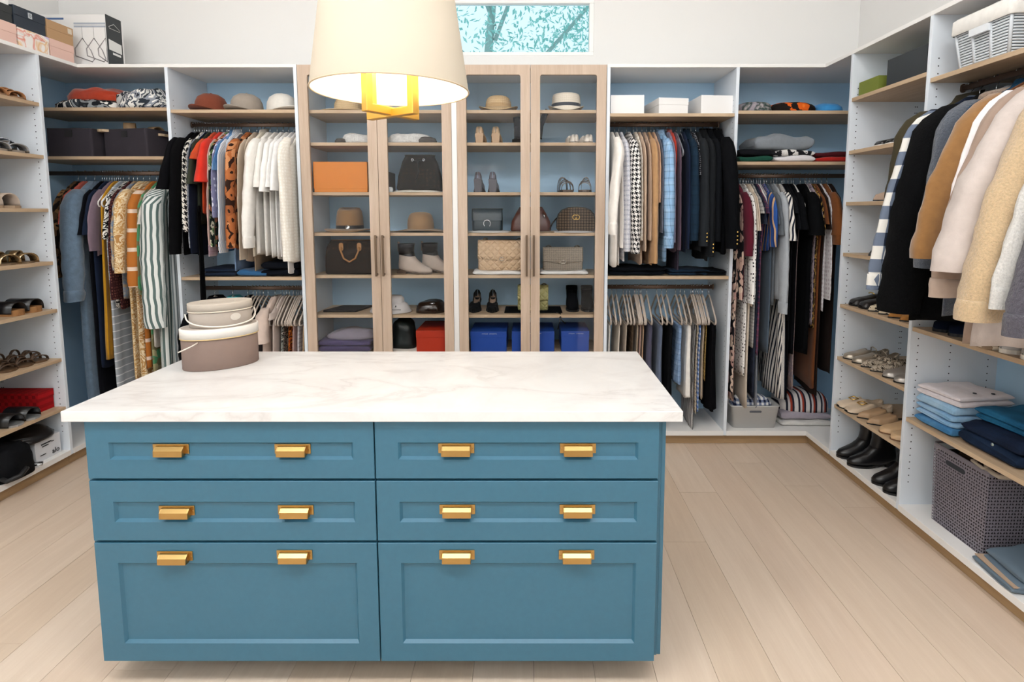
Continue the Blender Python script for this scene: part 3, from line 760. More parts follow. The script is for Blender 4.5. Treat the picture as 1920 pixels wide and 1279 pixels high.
def build_garment(q, x, hw, n_, N_):
    (rod, px, w, hem, mat, name, label, cat, k_) = q
    O = dict(sl=None, slw=None, clip=False, fwd=0.0, hang=None, Y=None, sh=.185, amp=None, slmat=None, cuff=None, collar=None, flare=0.0, buttons=None, ruffles=(), hemw=None, top=None, slant=None, slx=0.0, fringe=False, furc=None, yr=None, yaw=None, pile=1.0)
    O.update(k_); sl, clip, fwd, sh, cuff, collar, flare, buttons, ruffles, slmat, slx = (O[a] for a in ('sl', 'clip', 'fwd', 'sh', 'cuff', 'collar', 'flare', 'buttons', 'ruffles', 'slmat', 'slx'))
    R = RODS[rod]; _seed[0] += 1; sd = _seed[0]; r = random.Random(sd); f_ = n_ / max(1, N_ - 1); yw = YAW[rod][0] + (YAW[rod][1] - YAW[rod][0]) * f_
    if rod == 'RW':
        loc = Vector((XR + DEP - .26, -x, R['z'])); rz = -PI / 2 + yw; zhem, zs = hem - R['z'], (sl - R['z'] if sl else None)
    else:
        loc = Vector((x, RY, R['z'])); zhem = atY(px, hem, 3.33).z - R['z']; zs = atY(px, sl, 3.30).z - R['z'] if sl else None; rz = yw
    hg = O['hang'] or HUE[rod]; slim = hg if clip else 'slim ' + hg.replace('slim ', '')
    hanger(slim, loc, rz, ' '.join((f'{hg} velvet hanger holding the {label}').split()[:13]), f'{hg} hangers {R["txt"]}')
    u = thing(name, ' '.join((f'{label} {R["txt"]}').split()[:16]), cat, loc, rz, f'garments {R["txt"]}')
    f0 = -sh - .018 - fwd * .6; T0 = max(.0105, hw * .60); T1 = max(.011, hw * .66); am = O['amp'] if O['amp'] is not None else min(.008, hw * .15)
    bk = .160
    if clip:
        zt = -.219 if O['top'] is None else O['top']
        y0, y1 = O['yr'] or (-sh * .86 - fwd, .155)
        prof = [(zt, y0 + .015, y1 - .012), (zt - .04, y0 + .006, y1 - .006), (zhem, y0 - .012, y1)]
        cloth_body(prof, hw * .5, hw * .66, am * 1.2, sd, ruffles=ruffles).build('body', mat, u)
        m = MB(); yc_, yh_ = (y0 + y1) / 2 + .001, (y1 - y0) / 2 - .012; ring = [(hw * .5 * math.copysign(abs(math.sin(p)) ** .6, math.sin(p)), yc_ - yh_ * math.cos(p)) for p in [2 * PI * k / 28 for k in range(28)]]
        m.loft([[(a, b, zt + .004) for a, b in ring], [(a * 1.05, b * 1.0, zt - .003) for a, b in ring], [(a * 1.14, b * 1.0, zt - .034) for a, b in ring]], True, False)
        m.build('waistband', mat, u)
    else:
        prof = [(-.05, -.05, .05), (-.068, -.085, .08), (-.098, -.13, .12), (-.13, -.165, .14), (-.17, f0 + .014, bk), (-.22, f0 + .007, bk), (-.32, f0 + .006, bk), (zhem, f0 - flare - .004, bk)]
        cloth_body(prof, T0, T1, am, sd, ruffles=ruffles, open_top=True).build('body', mat, u)
        if zs is not None:
            big = fwd > 0 or O['slw']; sw = hw * (1.15 if big else .86); ln = -zs; sy = f0 + .010 - (.022 if big else 0); dy = O['slant'] if O['slant'] is not None else -.015 - .04 * min(1, ln / .6)
            if ln < .42: path = [(-.105, 0, sy + .065, sw * .5, .03), (-.14, 0, sy + .022, sw * .8, .046), (min(-.19, zs * .6 - .05), slx * .5, sy - .018, sw * 1.0, .060), (zs, slx, sy - .040, sw * 1.12, .064)]
            else: path = [(-.105, 0, sy + .065, sw * .55, .034), (-.14, 0, sy + .026, sw * .85, .048), (-.20, 0, sy + dy * .12, sw * .97, .056), (zs * .6, slx * .6, sy + dy * .62, sw * 1.0, .056 * O['pile']), (zs + .05, slx, sy + dy * .97, sw * .95, .05 * O['pile']), (zs, slx, sy + dy, sw * (.92 if not cuff else .8), .047 * O['pile'])]
            s = sleeve_mesh(path, sd).build('sleeve', slmat or mat, u)
            if cuff:
                cm = cuff if not isinstance(cuff, bool) else (slmat or mat); e = .047 * O['pile']
                sleeve_mesh([(zs + .012, slx, sy + dy, sw * .85, e + .006), (zs - .01, slx, sy + dy, sw * .95, e + .009), (zs - .055, slx, sy + dy - .004, sw * .85, e + .003)], sd + 7, nz=6, wr=.04).build('cuff', cm, s)
            for kk in range(buttons or 0):
                b = MB(); b.lathe([(.0, -.003), (.004, -.0025), (.0055, 0), (.004, .0025), (.0, .003)], 10)
                b.move(lambda p: (p[0] + slx + sw * .25, sy + dy - .050 + p[2], p[1] + zs + .03 + kk * .022)); b.build('cuff_button', GOLD, s)
        if collar:
            cm = mat if collar is True else collar; e = min(.026, hw * .8)
            ring = lambda g, z, o=0: [(e * g * math.cos(a), (.060 * g) * math.sin(a) - o, z + .012 * math.sin(a)) for a in [2 * PI * k / 20 for k in range(20)]]
            MB().loft([ring(1.05, -.075, .004), ring(.92, -.030), ring(.98, -.026), ring(1.15, -.088, .03)], False, False).build('collar', cm, u)
        if O['furc']:
            m = MB(); m.tube([(hw * .9 * math.cos(a), .10 * math.sin(a) - .02, -.075 - .02 * abs(math.sin(a))) for a in [2 * PI * k / 24 for k in range(24)]], .024, 8, closed=True); m.build('fur_collar', O['furc'], u)
        if O['fringe']:
            m = MB(); rn = random.Random(3)
            for k in range(30):
                y = -.2 + k * .012; xx = rn.uniform(-.008, .008); z = zhem + .01
                m.tube([(xx, y, z), (xx + rn.uniform(-.004, .004), y - .004, z - .11), (xx + rn.uniform(-.006, .006), y - .006, z - rn.uniform(.17, .23))], .0042, 4)
            f = m.build('fringe', mat, u); f['kind'] = 'stuff'
G = garment
# --- left corner rod, from the wall towards the unit beside it
G('L1', 101, 16, 560, pat('floral', ('#1d1714', '#5d4630', '#8d6a45'), 22, .5), 'dress', 'dark brown printed dress, half hidden at the very left end', 'dress', sl=520)
G('L1', 113, 12, 425, fab('#b9584a'), 'blouse', 'coral red blouse squeezed beside the blue-grey dress', 'blouse', sl=420)
G('L1', 140, 36, 780, fab('#5f7387', .8, 160, .003, .4, .35), 'dress', 'long blue-grey shimmering tiered dress with ruffled cuff', 'dress', sl=545, slw=.062, cuff=True, fwd=.02, ruffles=((-.62, .05, .25), (-.92, .05, .2)), yaw=.12)
G('L1', 168, 22, 760, fab('#101116'), 'dress', 'plain black full-length dress next to the blue-grey dress', 'dress', sl=440)
G('L1', 174, 24, 478, fab('#7d6a76'), 'cardigan', 'dusty mauve knit cardigan', 'cardigan', sl=470)
G('L1', 182, 26, 690, fab('#1b2438'), 'dress', 'navy blue long dress with short sleeve', 'dress', sl=440)
G('L1', 193, 22, 672, fab('#c08a1c'), 'cardigan', 'mustard yellow long cardigan with pointed hem', 'cardigan', flare=.03, amp=.012)
G('L1', 199, 30, 738, pat('stripeV', ('#a9b0b8', '#e6e8ea'), 22, .86), 'dress', 'pale grey dress with thin white stripes, its hem low', 'dress')
G('L1', 198, 28, 575, pat('swirl', ('#101014', '#e9e6e0', '#101014', '#e9e6e0'), 11), 'blouse', 'black and white bold print blouse', 'blouse', sl=448)
G('L1', 211, 20, 578, pat('dots', ('#3a1c1f', '#7c4a40'), 60, .3), 'blouse', 'maroon sequined blouse', 'blouse', sl=560)
G('L1', 224, 24, 560, pat('blot', ('#8f7d66', '#c9b393', '#6e86a0', '#a88f72'), 14), 'blouse', 'tan and blue floral blouse with sheer brown frill', 'blouse', sl=505)
G('L1', 236, 26, 716, pat('swirl', ('#b98a52', '#e2cda4', '#c79c62', '#ead9b6'), 10), 'kimono', 'cream and gold damask long kimono with wide sleeves', 'kimono', sl=510, slw=.055)
G('L1', 250, 28, 722, pat('swirl', ('#c0955d', '#e6d4b0', '#b98a52', '#ecdcbc'), 8), 'kimono', 'golden tan leaf-print long robe', 'robe', amp=.013)
G('L1', 263, 28, 690, pat('stripeV', ('#b06a2e', '#dfc7b4'), 9, .8), 'dress', 'rust orange dress with pale brush-stroke stripes', 'dress', sl=535, slw=.05)
G('L1', 275, 20, 700, pat('floral', ('#6f6a4c', '#4c8a62', '#a7a07a', '#8a8468'), 16, .55), 'dress', 'olive green leaf-print long dress', 'dress', sl=550)
G('L1', 287, 20, 650, fab('#cfc9c2'), 'blouse', 'pale grey blouse beside the striped shirt dress', 'blouse', sl=420)
G('L1', 303, 44, 700, pat('stripeU', ('#5c6f6d', '#e4e7e4'), 30, .45), 'shirt_dress', 'green and white striped shirt dress with long sleeve', 'dress', sl=610, slw=.055, collar=True, fwd=.03, yaw=-.12)
G('L1', 318, 20, 690, pat('stripeU', ('#7b8588', '#d9dcdc'), 40, .5), 'shirt_dress', 'grey pinstripe dress nearest the white upright', 'dress')
# --- upper rod, left unit
X = 'L2u'
G(X, 316, 30, 420, fab('#0d0d10'), 't_shirt', 'black short-sleeved tee at the left end', 'shirt', sl=356, slw=.055, fwd=.11, slx=-.035)
G(X, 331, 30, 476, fab('#0b0b0d'), 'sweater', 'black long-sleeved sweater', 'sweater', sl=474, slw=.05, fwd=.09, slx=-.02)
G(X, 344, 24, 438, pat('hound', ('#101013', '#e9e4da'), 30), 'blouse', 'black and white houndstooth top', 'blouse', sl=434, slw=.042)
G(X, 354, 14, 466, pat('tweed', ('#2a3242', '#8c93a3', '#d5d6da'), 40), 'blouse', 'blue-grey speckled blouse', 'blouse', sl=464)
G(X, 366, 22, 420, fab('#34382e'), 't_shirt', 'dark olive tee with short sleeve', 'shirt', sl=346, slw=.048)
G(X, 364, 24, 478, fab('#161c2c'), 'cardigan', 'navy cardigan with white tipped cuff', 'cardigan', sl=474)
G(X, 371, 18, 572, fab('#0a0a0c'), 'trousers', 'long black trousers hanging down past the shelf', 'trousers', clip=True, yr=(-.255, -.205), top=-.5)
G(X, 375, 22, 400, fab('#c4481f'), 't_shirt', 'burnt orange tee behind the red one', 'shirt', sl=300, slw=.05)
G(X, 379, 32, 440, fab('#d22f1e'), 't_shirt', 'bright red short-sleeved tee', 'shirt', sl=342, slw=.062, fwd=.02)
G(X, 381, 18, 466, fab('#c9a9a2'), 'blouse', 'blush pink blouse with plaid cuff', 'blouse', sl=462, cuff=pat('plaid', ('#a98f98', '#d5c4c0', '#7d5b66'), 30))
G(X, 394, 18, 468, pat('floral', ('#1b2320', '#6e8a5c', '#c67b58', '#d9d2bd'), 26, .5), 'blouse', 'black and green tropical print blouse', 'blouse', sl=462)
G(X, 408, 22, 420, pat('dots', ('#8f8fb0', '#dcdcea'), 26, .3), 'blouse', 'lavender star-print blouse', 'blouse', sl=408)
G(X, 416, 22, 470, pat('denim', ('#2f5f94', '#5b8cc0', '#86aed6')), 'shirt', 'mid-blue denim shirt', 'shirt', sl=320, collar=True)
G(X, 420, 24, 464, pat('stripeU', ('#c4d3e8', '#f3f4f6'), 60, .4), 'shirt', 'white and pale blue striped shirt', 'shirt', sl=456, collar=True, cuff=True)
G(X, 422, 30, 508, pat('denim', ('#6d86aa', '#8ba3c4', '#a9bcd6')), 'shorts', 'faded chambray shorts peeking out below the shirts', 'shorts', clip=True, sh=.17, top=-.5)
G(X, 442, 30, 466, pat('floral', ('#2e1a12', '#b0683c', '#c98a5e', '#9c5a34'), 18, .62), 'blouse', 'rust and black paisley blouse', 'blouse', sl=464, slw=.048, fwd=.02)
G(X, 457, 20, 490, fab('#c2b09c'), 'blouse', 'beige satin blouse', 'blouse', sl=486)
G(X, 468, 26, 508, fab('#b79f84'), 'trousers', 'tan trousers folded over a hanger', 'trousers', clip=True, sh=.17, top=-.3)
G(X, 476, 26, 480, fab('#e5dccb'), 'cardigan', 'cream cardigan with open collar', 'cardigan', sl=420, collar=True)
G(X, 480, 34, 476, fab('#efebe5'), 'blouse', 'white blouse with a deep folded cuff', 'blouse', sl=446, slw=.05, cuff=True, fwd=.03, slx=-.02)
G(X, 492, 30, 478, fab('#eae6e0'), 'blouse', 'off-white frilled-sleeve blouse', 'blouse', sl=352, slw=.062, ruffles=((-.30, .05, .5),))
G(X, 508, 30, 482, fab('#f0ede9'), 't_shirt', 'plain white tee in the middle of the whites', 'shirt', sl=360, slw=.062)
G(X, 521, 24, 486, fab('#f3f1ee'), 't_shirt', 'bright white tee with hanging tie', 'shirt', sl=352, slw=.058)
G(X, 532, 26, 482, fab('#efedec'), 't_shirt', 'white tee with loose sleeve next to the lace blouse', 'shirt', sl=358, slw=.06, fwd=.02)
G(X, 544, 26, 512, fab('#ece8e6'), 'blouse', 'white long blouse with trailing tail', 'blouse', sl=480)
G(X, 556, 32, 490, pat('dots', ('#e9e2d6', '#f2ede4'), 55, .4), 'blouse', 'cream lace blouse at the right end, over the cabinet door', 'blouse', sl=486, slw=.048, fwd=.10, slx=.03)
# --- lower rod, left unit
X = 'L2d'
G(X, 338, 46, 735, fab('#0d0e11'), 'coat', 'long black coat with wide shoulders', 'coat', sl=690, slw=.06, fwd=.08, yaw=.35)
G(X, 362, 40, 700, fab('#35b8c4'), 'blouse', 'bright turquoise top', 'blouse', sl=690, slw=.055, fwd=.05, yaw=.3)
G(X, 385, 40, 720, fab('#14151a'), 'coat', 'second black coat behind the hat boxes', 'coat', sl=700)
for k, (px, c, nm, lb) in enumerate(((430, '#8a7f7a', 'trousers', 'grey-brown trousers just behind the hat boxes'), (455, '#6f6a70', 'trousers', 'dark grey trousers behind the hat boxes'))):
    G(X, px, 26, 720, fab(c), nm, lb, 'trousers', clip=True)
G(X, 486, 30, 730, fab('#cdb9ad'), 'blouse', 'blush satin blouse right of the hat boxes', 'blouse', sl=640, slw=.05)
G(X, 500, 22, 730, fab('#bfb0a8'), 'blouse', 'pale mushroom blouse', 'blouse', sl=600)
G(X, 511, 20, 735, pat('swirl', ('#15161a', '#8e9490', '#15161a', '#d8d5cd'), 10), 'skirt', 'black and grey floral skirt', 'skirt', clip=True)
G(X, 527, 16, 735, pat('swirl', ('#c4571d', '#3c1a10', '#e08a35'), 12), 'skirt', 'orange flame-print skirt', 'skirt', clip=True)
G(X, 538, 14, 735, fab('#c7a59f'), 'skirt', 'dusty pink skirt', 'skirt', clip=True)
G(X, 550, 26, 735, pat('tweed', ('#6b6a75', '#aaa7b0', '#d7d3d3'), 40), 'skirt', 'grey lace skirt', 'skirt', clip=True)
G(X, 570, 16, 735, fab('#c3a582'), 'trousers', 'camel trousers beside the cabinet side', 'trousers', clip=True)
# --- upper rod, right unit
X = 'R1u'
G(X, 1134, 28, 498, fab('#efe9e2'), 'sweater', 'cream sweater with ribbed cuff, over the cabinet door', 'sweater', sl=420, slw=.048, cuff=True, fwd=.11, slx=-.05, slant=-.10)
G(X, 1146, 24, 497, fab('#f0ebe5'), 'blouse', 'ivory blouse second from the glass cabinet', 'blouse', sl=464)
G(X, 1166, 28, 488, pat('tweed', ('#9aa0b4', '#dcdce4', '#f2f0ef'), 36), 'jacket', 'pale lilac and white tweed jacket', 'jacket', sl=470, slw=.044)
G(X, 1184, 32, 466, pat('hound', ('#15161b', '#f0ece8'), 38), 'jacket', 'black and white large houndstooth jacket', 'jacket', sl=456, slw=.05, fwd=.03, cuff=True)
G(X, 1197, 22, 464, pat('dots', ('#ded2c2', '#f0e8dd'), 40, .4), 'cardigan', 'off-white bouclé cardigan', 'cardigan', sl=450)
G(X, 1204, 24, 495, fab('#c8ae97'), 'blazer', 'light beige blazer', 'blazer', sl=470)
G(X, 1214, 22, 470, fab('#b89c86'), 'blazer', 'taupe blazer', 'blazer', sl=450)
G(X, 1224, 28, 496, fab('#b58d64'), 'blazer', 'camel blazer with a long hem', 'blazer', sl=492, slw=.044)
G(X, 1231, 22, 450, fab('#c49d80'), 'sweater', 'tan-pink sweater beside the grey one', 'sweater', sl=380)
G(X, 1238, 20, 440, fab('#5d6270'), 'sweater', 'slate grey sweater', 'sweater', sl=436)
G(X, 1250, 32, 488, pat('plaid', ('#8fb5da', '#b4d0ea', '#4d6a8e'), 26), 'jacket', 'light blue tweed jacket', 'jacket', sl=446, slw=.048, fwd=.025, cuff=True, collar=True)
G(X, 1264, 22, 460, fab('#85849a'), 'blazer', 'lavender grey blazer', 'blazer', sl=454)
G(X, 1269, 22, 410, fab('#c53a28'), 'blouse', 'red blouse of which only the collar shows', 'blouse', collar=True)
G(X, 1275, 22, 472, fab('#5f4b59'), 'blazer', 'plum mauve blazer', 'blazer', sl=468)
G(X, 1283, 40, 512, fab('#3a3240'), 'trousers', 'dark plum trousers hanging below the jackets', 'trousers', clip=True, sh=.17, top=-.4)
G(X, 1287, 26, 472, fab('#18233a'), 'blazer', 'navy blazer', 'blazer', sl=466)
G(X, 1304, 36, 456, pat('plaid', ('#14283a', '#1c3346', '#0d1a26'), 18), 'jacket', 'dark teal checked jacket', 'jacket', sl=450, slw=.055, collar=True)
G(X, 1314, 16, 430, pat('dots', ('#15161c', '#b9bac4'), 90, .3), 'blouse', 'black blouse with white specks', 'blouse', sl=330)
G(X, 1326, 30, 470, fab('#23262a'), 'blazer', 'charcoal blazer with gold cuff buttons', 'blazer', sl=460, slw=.05, fwd=.02, buttons=3)
G(X, 1342, 34, 488, fab('#1b1d20'), 'blazer', 'black wool blazer with gold cuff buttons', 'blazer', sl=480, slw=.05, buttons=3, collar=True)
G(X, 1358, 32, 480, fab('#101216'), 'blazer', 'plain black blazer second from the right end', 'blazer', sl=452, slw=.05, collar=True)
G(X, 1375, 42, 474, fab('#0c0d10'), 'blazer', 'black double-breasted blazer at the right end with gold cuff buttons', 'blazer', sl=464, slw=.058, fwd=.11, buttons=4, slx=.03, collar=True)
# --- lower rod, right unit
X = 'R1d'
for (px, w, hem, mt, nm, lb, cat) in (
    (1147, 24, 760, fab('#eae5de'), 'trousers', 'white trousers nearest the glass cabinet', 'trousers'),
    (1166, 18, 760, fab('#d9cdbf'), 'trousers', 'cream trousers', 'trousers'),
    (1180, 15, 760, fab('#c9b9a8'), 'trousers', 'pale beige trousers', 'trousers'),
    (1193, 15, 740, pat('plaid', ('#5d4a3a', '#8a7560', '#3c2d22'), 36), 'trousers', 'brown checked trousers', 'trousers'),
    (1204, 14, 740, fab('#b9a48d'), 'trousers', 'sand-coloured trousers', 'trousers'),
    (1214, 16, 745, fab('#b3948a'), 'trousers', 'dusty rose trousers', 'trousers'),
    (1224, 14, 705, fab('#b8987a'), 'trousers', 'tan trousers with a straight edge', 'trousers'),
    (1242, 30, 760, fab('#4e4d60'), 'trousers', 'slate purple wide trousers', 'trousers'),
    (1262, 26, 762, fab('#5f6a80'), 'trousers', 'slate blue wide trousers', 'trousers'),
    (1283, 28, 782, fab('#0f1013'), 'trousers', 'black trousers in the middle of the rod', 'trousers'),
    (1293, 26, 722, pat('plaid', ('#7f9bc0', '#a9c0dc', '#4f678c'), 30), 'skirt', 'light blue checked skirt', 'skirt'),
    (1302, 26, 748, fab('#eeeae4'), 'trousers', 'white cropped trousers with a flared hem', 'trousers'),
    (1305, 22, 808, pat('stripeU', ('#23242e', '#d8d4d2'), 48, .45), 'trousers', 'black and white striped trousers reaching the base', 'trousers'),
    (1315, 14, 778, pat('dots', ('#d8cab8', '#9d8c78'), 50, .35), 'skirt', 'cream printed skirt', 'skirt'),
    (1325, 20, 776, pat('check', ('#f1f1f2', '#93aede', '#3f69b8'), 34), 'skirt', 'blue and white gingham skirt', 'skirt'),
    (1334, 24, 750, fab('#a99883'), 'trousers', 'beige-grey wool trousers', 'trousers'),
    (1347, 14, 716, pat('leopard', ('#7d6436', '#c9a866', '#5a4322'), 90), 'skirt', 'gold sequined skirt', 'skirt'),
    (1362, 36, 772, fab('#0b0b0e'), 'skirt', 'long black skirt at the right end', 'skirt')):
    G(X, px, w, hem, mt, nm, lb, cat, clip=True, fwd=.015 if w > 24 else 0.0, top=-.219)
# --- right corner rod
X = 'R2'
G(X, 1384, 18, 752, pat('floral', ('#17141a', '#c9a79a', '#b98f88', '#d8c1b0'), 20, .55), 'dress', 'long black dress with large blush flowers', 'dress', sl=560)
G(X, 1400, 26, 560, fab('#5a1a2a'), 'dress', 'maroon dress with flared short sleeve', 'dress', sl=478, slw=.058, fwd=.04)
G(X, 1400, 22, 705, pat('dots', ('#efece9', '#1b1b22'), 48, .26), 'dress', 'long white dress with black dots', 'dress', sl=566, slw=.04)
G(X, 1412, 16, 764, fab('#cdbfae'), 'dress', 'long cream dress with a thin skirt', 'dress', sl=432)
G(X, 1418, 16, 574, fab('#d5c3b0'), 'dress', 'ecru dress with a straight hem', 'dress', sl=432)
G(X, 1426, 24, 652, pat('tweed', ('#4f5154', '#a3a09c', '#cfccc6'), 46), 'dress', 'grey bouclé tweed dress', 'dress', sl=400)
G(X, 1440, 22, 664, pat('plaid', ('#3b2e48', '#6a5a74', '#a24a54'), 30), 'dress', 'burgundy and blue plaid dress', 'dress', sl=400)
G(X, 1443, 28, 768, fab('#8d909a'), 'trousers', 'pale grey long trousers reaching the white bin', 'trousers', clip=True, sh=.17)
G(X, 1455, 24, 470, pat('stripe3', ('#2b4f90', '#22376c', '#c09a74', '#2b4f90'), 22), 'blouse', 'blue and tan striped blouse', 'blouse', sl=462, slw=.045)
G(X, 1459, 18, 662, fab('#4d5a68'), 'dress', 'blue-grey long dress', 'dress', sl=420)
G(X, 1470, 22, 570, fab('#5b6066'), 'dress', 'charcoal grey tee dress', 'dress', sl=440, slw=.05)
G(X, 1473, 22, 560, fab('#a2a7ad', .9, 200, .003), 'sweater', 'light grey long-sleeved sweater', 'sweater', sl=566, slw=.036, fwd=.03, cuff=True)
G(X, 1472, 34, 744, pat('stripeU', ('#202433', '#e8e3dc'), 38, .42), 'dress', 'long black and white striped dress', 'dress', sl=450, slw=.045, flare=.05, amp=.012)
G(X, 1484, 22, 600, fab('#15161a'), 'dress', 'black dress beside the striped sleeve', 'dress', sl=400)
G(X, 1500, 30, 664, fab('#0d0e11'), 'dress', 'plain black sheath dress', 'dress', sl=430, slw=.05)
G(X, 1514, 34, 662, fab('#0a0b0d'), 'dress', 'black dress with wide short sleeve', 'dress', sl=440, slw=.075, fwd=.05)
G(X, 1508, 34, 735, pat('blot', ('#6f6168', '#c4aca6', '#8e8390', '#b79d92'), 22), 'skirt', 'long blush lace skirt below the black dresses', 'skirt', clip=True, sh=.16)
G(X, 1493, 22, 748, fab('#121317'), 'dress', 'long black dress reaching lowest beside the striped dress', 'dress', sl=430)
G(X, 1432, 16, 744, pat('blot', ('#14161c', '#1c2230', '#2a3040'), 20), 'dress', 'dark navy long dress between the tweed and plaid dresses', 'dress', sl=420)
G(X, 1552, 20, 742, fab('#2a1d18'), 'dress', 'dark chocolate long dress behind the suede jacket', 'dress', sl=430)
G(X, 1526, 16, 610, pat('blot', ('#7d6f7c', '#b7a6ac', '#5b5360'), 30), 'blouse', 'lavender floral blouse', 'blouse', sl=420)
G(X, 1539, 18, 616, pat('leopard', ('#15100c', '#b98f4c', '#7a5424'), 44), 'dress', 'leopard-print dress', 'dress', sl=430)
G(X, 1545, 26, 728, fab('#6d3d1c'), 'dress', 'long rust-brown suede dress', 'dress', sl=420)
G(X, 1572, 20, 700, fab('#241a17'), 'dress', 'near-black brown dress at the very right end', 'dress', sl=430)
G(X, 1560, 14, 582, pat('dots', ('#d5d2d4', '#b9aeb4'), 40, .35), 'blouse', 'whitish printed blouse at the right end', 'blouse', sl=560)
G(X, 1563, 28, 520, fab('#74431f'), 'jacket', 'brown suede jacket with gathered sleeve at the right end', 'jacket', sl=440, slw=.055, fwd=.04, cuff=True)
# --- coat rod, right wall (Y is the distance along the wall; hem and sleeve ends are heights)
X = 'RW'
def coat(Y, w, hem, sl, mat, name, label, cat, **k):
    return G(X, 0, w, hem, mat, name, label, cat, sl=sl, Y=Y, **k)
coat(2.45, .09, 1.125, 1.22, fab('#3f3929'), 'coat', 'olive brown long coat nearest the shoe shelves', 'coat', sh=.2, slant=-.07, fwd=.01, collar=True)
coat(2.405, .055, 1.20, 1.165, pat('check', ('#e3e0da', '#6b7689', '#1d2536'), 9.0), 'coat', 'black, white and navy buffalo-check coat', 'coat', sh=.2, slant=-.14, slw=.05, cuff=True)
coat(2.31, .14, .995, 1.03, fuzzy('#0a0b0d', 120, .006), 'coat', 'black fuzzy coat with a wide sleeve', 'coat', sh=.2, slant=-.10, pile=1.6, fwd=.01, flare=.05)
coat(2.225, .10, 1.03, 1.22, fuzzy('#5b626e', 110, .012), 'coat', 'grey teddy coat beside the denim jacket', 'coat', sh=.2, slant=-.07, slw=.065, fwd=.0, furc=fuzzy('#a58a74', 90, .02))
coat(2.165, .08, 1.25, 1.32, pat('denim', ('#0b2538', '#123650', '#1c4a6a')), 'jacket', 'dark blue denim jacket', 'jacket', sh=.2, slant=-.06, collar=True)
coat(2.075, .075, 1.20, 1.268, fab('#8f673c', .95, 60, .003, .5, .22), 'jacket', 'caramel brown suede jacket', 'jacket', sh=.2, slant=-.16, pile=1.3, fwd=.01, collar=True)
coat(2.10, .03, 1.26, None, fab('#6b3f22'), 'jacket', 'brown suede jacket with a hanging fringe', 'jacket', sh=.19, fringe=True)
coat(2.015, .05, 1.17, 1.21, fab('#efe9ea'), 'coat', 'white coat squeezed between the suede and grey-pink coats', 'coat', sh=.2, slant=-.12, slw=.045)
coat(1.985, .08, .975, 1.195, fab('#a08a7c'), 'coat', 'long taupe coat with a turned-up cuff', 'coat', sh=.2, slant=-.17, slw=.055, flare=.09, cuff=fab('#b5a193'), collar=True)
coat(1.90, .11, .985, 1.24, fab('#c3b7b1', .95, 250, .002), 'coat', 'pale grey-pink wool coat with a wide bell sleeve', 'coat', sh=.2, slant=-.20, pile=1.45, fwd=.01, flare=.12, collar=fab('#a58d70'))
coat(1.79, .11, 1.10, 1.15, fuzzy('#dcbf98', 140, .008), 'coat', 'beige sherpa coat with a rounded thick cuff', 'coat', sh=.2, slant=-.19, pile=1.35, fwd=.01, cuff=True)
coat(1.705, .10, 1.12, 1.20, fuzzy('#ece9e4', 150, .008), 'coat', 'white fluffy coat nearest the camera but one', 'coat', sh=.2, slant=-.19, pile=1.3, cuff=True)
coat(1.63, .10, 1.02, 1.13, fuzzy('#5f5c66', 110, .014), 'coat', 'dark grey fur coat nearest the camera', 'coat', sh=.2, slant=-.18, slw=.06, cuff=True)

flush({'L1': (-2.86, -2.13), 'L2u': (-2.09, -1.37), 'L2d': (-2.075, -1.375), 'R1u': (.47, 1.19), 'R1d': (.475, 1.185), 'R2': (1.24, 1.94), 'RW': (-2.46, -1.55)})
for rod, pick, kind, lb in (('L2d', range(2, 10), 'greige', 'greige velvet hanger tip to the right of the hat boxes on the lower left rod'),
                            ('R1d', range(0, 17, 2), 'greige', 'greige velvet hanger sticking out between the trousers on the lower right rod'),
                            ('R2', range(2, 22, 2), 'white', 'white velvet hanger tip sticking out between the dresses on the right corner rod'),
                            ('L2u', (0, 1, 2, 4, 7, 9), 'white', 'white velvet hanger tip sticking out at the dark end of the upper left rod'),
                            ('L1', (2, 3, 4, 5, 6), 'white', 'white velvet hanger tip beside the blue-grey dress on the left corner rod'),
                            ('RW', (4, 6), 'white', 'white velvet hanger tip sticking out between the coats on the coat rod')):
    for i in pick:
        if i < len(BOUND[rod]):
            x, yw = BOUND[rod][i]
            if rod == 'RW': hanger(kind, (XR + DEP - .26, -x, RODS[rod]['z']), yw - PI / 2, lb, 'hangers sticking out on the coat rod')
            else: hanger(kind, (x, RY, RODS[rod]['z']), yw, lb, f'{kind} hangers sticking out {RODS[rod]["txt"]}')
